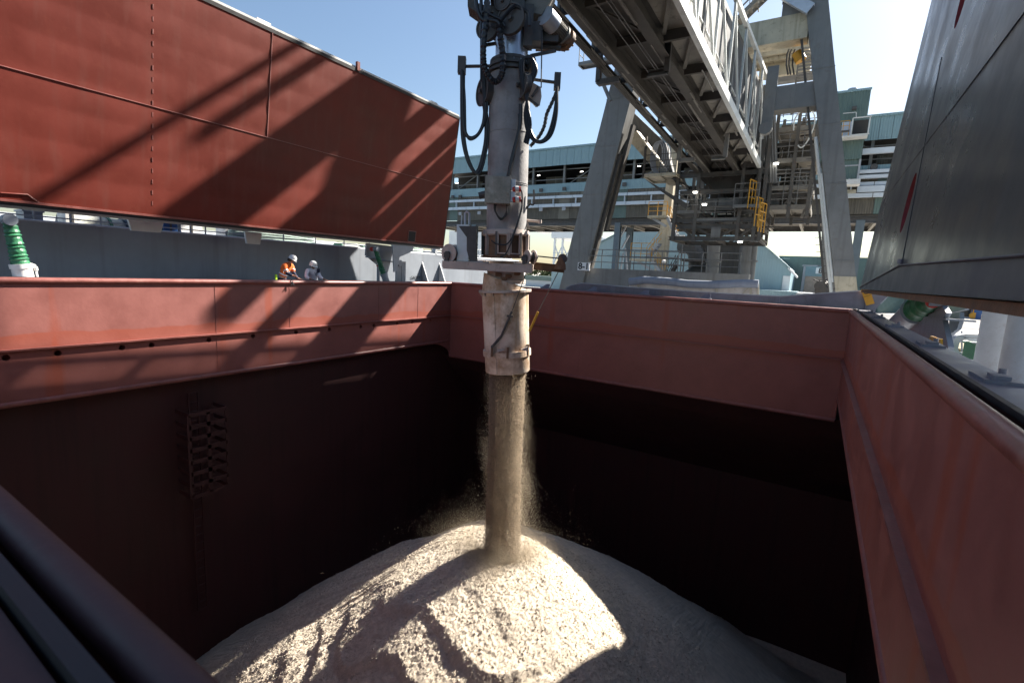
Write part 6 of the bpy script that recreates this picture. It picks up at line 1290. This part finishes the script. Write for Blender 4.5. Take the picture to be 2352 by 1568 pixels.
def axis(lo, f0, f1, hi, step, coarse):
    return np.concatenate([np.arange(lo, f0, coarse), np.arange(f0, f1, step), np.arange(f1, hi, coarse), [hi]])
gx = axis(hx0+.05, -14.4, -1.4, hx1-.05, .026, .35); gy = axis(hy0+.05, 5.4, 13.9, hy1-.05, .026, .35)
XX, YY = np.meshgrid(gx, gy, indexing='ij'); ZZ = hsurf(XX, YY)
nx, ny = XX.shape; co_ = np.stack([XX, YY, ZZ], -1).reshape(-1,3)
idx = np.arange(nx*ny).reshape(nx,ny); fc = np.stack([idx[:-1,:-1], idx[1:,:-1], idx[1:,1:], idx[:-1,1:]], -1).reshape(-1,4)
def np_mesh(name, verts, faces, m_, smooth=False):
    me = bpy.data.meshes.new(name); k = faces.shape[1]; me.vertices.add(len(verts)); me.vertices.foreach_set('co', verts.astype(np.float32).ravel()); me.loops.add(faces.size); me.loops.foreach_set('vertex_index', faces.astype(np.int32).ravel()); me.polygons.add(len(faces)); me.polygons.foreach_set('loop_start', np.arange(0, faces.size, k, dtype=np.int32))
    if smooth: me.polygons.foreach_set('use_smooth', np.ones(len(faces), dtype=bool))
    me.update(calc_edges=True); me.validate(); me.materials.append(m_); o = bpy.data.objects.new(name, me); COL.objects.link(o); return o
hp_ = np_mesh('grain_heap', co_, fc, GRAIN, True); hp_['kind'] = 'stuff'; hp_['label'] = 'pale heap of grain lit by the sun on the hold floor'; hp_['category'] = 'grain heap'
def kernels(name, P, D, L, Wd, m_):
    """octahedral kernels at P along D"""
    n = len(P); D = D/np.linalg.norm(D,axis=1,keepdims=True); a_ = np.cross(D, np.array([.3,.5,.81])); a_ /= np.linalg.norm(a_,axis=1,keepdims=True); b_ = np.cross(D, a_)
    vs = np.stack([P+D*L[:,None], P-D*L[:,None], P+a_*Wd[:,None], P-a_*Wd[:,None], P+b_*Wd[:,None], P-b_*Wd[:,None]], 1).reshape(-1,3)
    t = np.array([[0,2,4],[0,4,3],[0,3,5],[0,5,2],[1,4,2],[1,3,4],[1,5,3],[1,2,5]]); fs = (t[None]+6*np.arange(n)[:,None,None]).reshape(-1,3); return np_mesh(name, vs, fs, m_)
n = 50000; kx = rng.uniform(-14.8,-1.4,n); ky = rng.uniform(5.3,13.8,n); kz = hsurf(kx, ky); s_ = rng.uniform(.006,.017,n)*(1+1.0*(rng.random(n) < .05))
ko = kernels('loose_kernels', np.stack([kx,ky,kz+s_*.4],1), rng.normal(size=(n,3)), s_*1.3, s_*.8, GRAIN); ko['kind'] = 'stuff'; ko['label'] = 'loose kernels and clods scattered over the grain heap'; ko['category'] = 'grain'
# ---- falling stream
T0, T1 = AP(1166,846), AP(1153,1272); TA = (T1-T0); TL = TA.length
nt_, na_ = 260, 90; tt = np.linspace(0,1,nt_)[:,None]; aa = np.linspace(0,2*np.pi,na_,endpoint=False)[None,:]
ns_ = vnoise(aa*np.ones_like(tt)*6.0+50, tt*7*np.ones_like(aa)+3*vnoise(aa*4+9+0*tt, tt*3+0*aa, 31), 21)+.6*vnoise(aa*15+0*tt, tt*16+0*aa, 22)+.5*vnoise(aa*34+0*tt, tt*30+0*aa, 23)
ns_ = ns_*np.sin(np.pi*np.clip((aa/(2*np.pi))*np.ones_like(tt),0.02,.98))**.3
rad = (.22-.02*np.sin(np.pi*tt)+0*aa)*(1+.2*ns_)
base_ = np.array(T0)[None,None,:]-np.array(RH)[None,None,:]*.10+tt[:,:,None]*np.array(TA)[None,None,:]
sv_ = base_+rad[:,:,None]*(np.cos(aa)[:,:,None]*np.array(RH)[None,None,:]+np.sin(aa)[:,:,None]*np.array(FH)[None,None,:])
id2 = np.arange(nt_*na_).reshape(nt_,na_); f2 = np.stack([id2[:-1], np.roll(id2,-1,1)[:-1], np.roll(id2,-1,1)[1:], id2[1:]], -1).reshape(-1,4)
STREAM = mat('falling_grain', (.76,.68,.58), .9, 0, .2, 7, spec=.2)
_N = STREAM.node_tree.nodes; _L = STREAM.node_tree.links; _tc = _N.new('ShaderNodeTexCoord'); _mp = _N.new('ShaderNodeMapping'); _mp.inputs['Scale'].default_value = (16,16,2.2); _L.new(_tc.outputs['Object'], _mp.inputs[0]); _n = _N.new('ShaderNodeTexNoise'); _n.inputs['Scale'].default_value = 1; _n.inputs['Detail'].default_value = 7; _n.inputs['Roughness'].default_value = .7; _L.new(_mp.outputs[0], _n.inputs['Vector']); _b = _N.new('ShaderNodeBump'); _b.inputs['Strength'].default_value = 1; _b.inputs['Distance'].default_value = .12; _L.new(_n.outputs[0], _b.inputs['Height']); _L.new(_b.outputs[0], _N['Principled BSDF'].inputs['Normal'])
def translucent(M, f):
    N = M.node_tree.nodes; L = M.node_tree.links; p = N['Principled BSDF']; o = N['Material Output']; t = N.new('ShaderNodeBsdfTranslucent'); mx = N.new('ShaderNodeMixShader'); mx.inputs[0].default_value = f
    L.new(p.inputs['Base Color'].links[0].from_socket, t.inputs['Color']); L.new(p.outputs[0], mx.inputs[1]); L.new(t.outputs[0], mx.inputs[2]); L.new(mx.outputs[0], o.inputs['Surface'])
translucent(STREAM, .72)
sto = np_mesh('grain_stream', sv_.reshape(-1,3), f2, STREAM, True); sto['kind'] = 'stuff'; sto['label'] = 'column of grain falling from the chute onto the heap'; sto['category'] = 'grain'
def ring_k(name, n, rfun, lf, wf, label, spread=None):
    t_ = rng.random(n); an = rng.uniform(0,2*np.pi,n); r_ = rfun(t_, an, n); P = np.array(T0)+t_[:,None]*np.array(TA)+r_[:,None]*(np.cos(an)[:,None]*np.array(RH)+np.sin(an)[:,None]*np.array(FH))
    D = np.tile(np.array(TA.normalized()),(n,1))+rng.normal(scale=.13,size=(n,3)); o = kernels(name, P, D, rng.uniform(*lf,n), rng.uniform(*wf,n), STREAM); o['kind'] = 'stuff'; o['label'] = label; o['category'] = 'grain'; return o
ring_k('stream_kernels', 68000, lambda t, a, n: (.5-.24*rng.random(n)**1.5)-.03*np.sin(np.pi*t)+np.abs(rng.normal(scale=.012+.025*t,size=n)), (.014,.036), (.004,.008), 'dense kernels on the outside of the falling grain column')
ring_k('flying_kernels', 7000, lambda t, a, n: .49+np.abs(rng.exponential(scale=.03+.08*t*(.6+.5*np.cos(a-.3)**2),size=n)), (.010,.026), (.0025,.0055), 'kernels flying loose around the falling grain column')
# ---- dust
DUST = mat('grain_dust', (.78,.70,.58), 1, 0, .05, 3, spec=0)
translucent(DUST, .6)
def specks(name, P, label):
    n = len(P); r_ = rng.uniform(.0022,.004,n); T = np.array([[1,1,1],[1,-1,-1],[-1,1,-1],[-1,-1,1]])*.8
    vs = (P[:,None,:]+T[None]*r_[:,None,None]*rng.choice([-1,1],(n,1,3))).reshape(-1,3); fs = (np.array([[0,1,2],[0,3,1],[0,2,3],[1,3,2]])[None]+4*np.arange(n)[:,None,None]).reshape(-1,3)
    o = np_mesh(name, vs, fs, DUST); o['kind'] = 'stuff'; o['label'] = label; o['category'] = 'dust'; return o
def wisp(x, y, z, t): return np.clip((vnoise(x*1.3+7, y*1.3+z*1.1, 41)+.7*vnoise(x*3+z*2, y*3-z, 42)+.22)*t, 0, 1)
n = 300000; r_ = rng.exponential(1.15, n)+.35; an = rng.uniform(0, 2*np.pi, n); px_ = SB.x+np.cos(an)*r_; py_ = SB.y+np.sin(an)*r_; hh = rng.exponential(.16+.05*r_, n)+.01; pz_ = hsurf(px_, py_, False)+hh
keep = (r_ < 5) & (rng.random(n) < wisp(px_, py_, pz_, 1.5)*np.exp(-.12*r_)); specks('dust_cloud', np.stack([px_,py_,pz_],1)[keep], 'pale dust drifting off the heap where the grain lands')
n = 220000; tz_ = np.clip(1-rng.exponential(.30, n), 0, 1); an = rng.uniform(0, 2*np.pi, n); rr_ = .52+np.abs(rng.normal(0, .10+.16*tz_, n)); tz_ = np.clip(tz_, 0, 1); ok = tz_ > .02
P_ = np.array(T0)+tz_[:,None]*np.array(TA)+rr_[:,None]*(np.cos(an)[:,None]*np.array(RH)+np.sin(an)[:,None]*np.array(FH)); ok &= rng.random(n) < wisp(P_[:,0]*1.5, P_[:,1]*1.5, P_[:,2], 1.6); specks('dust_veil', P_[ok], 'thin veil of dust hanging round the falling grain')
for o in bpy.data.objects:
    if '_o' in o: del o['_o']
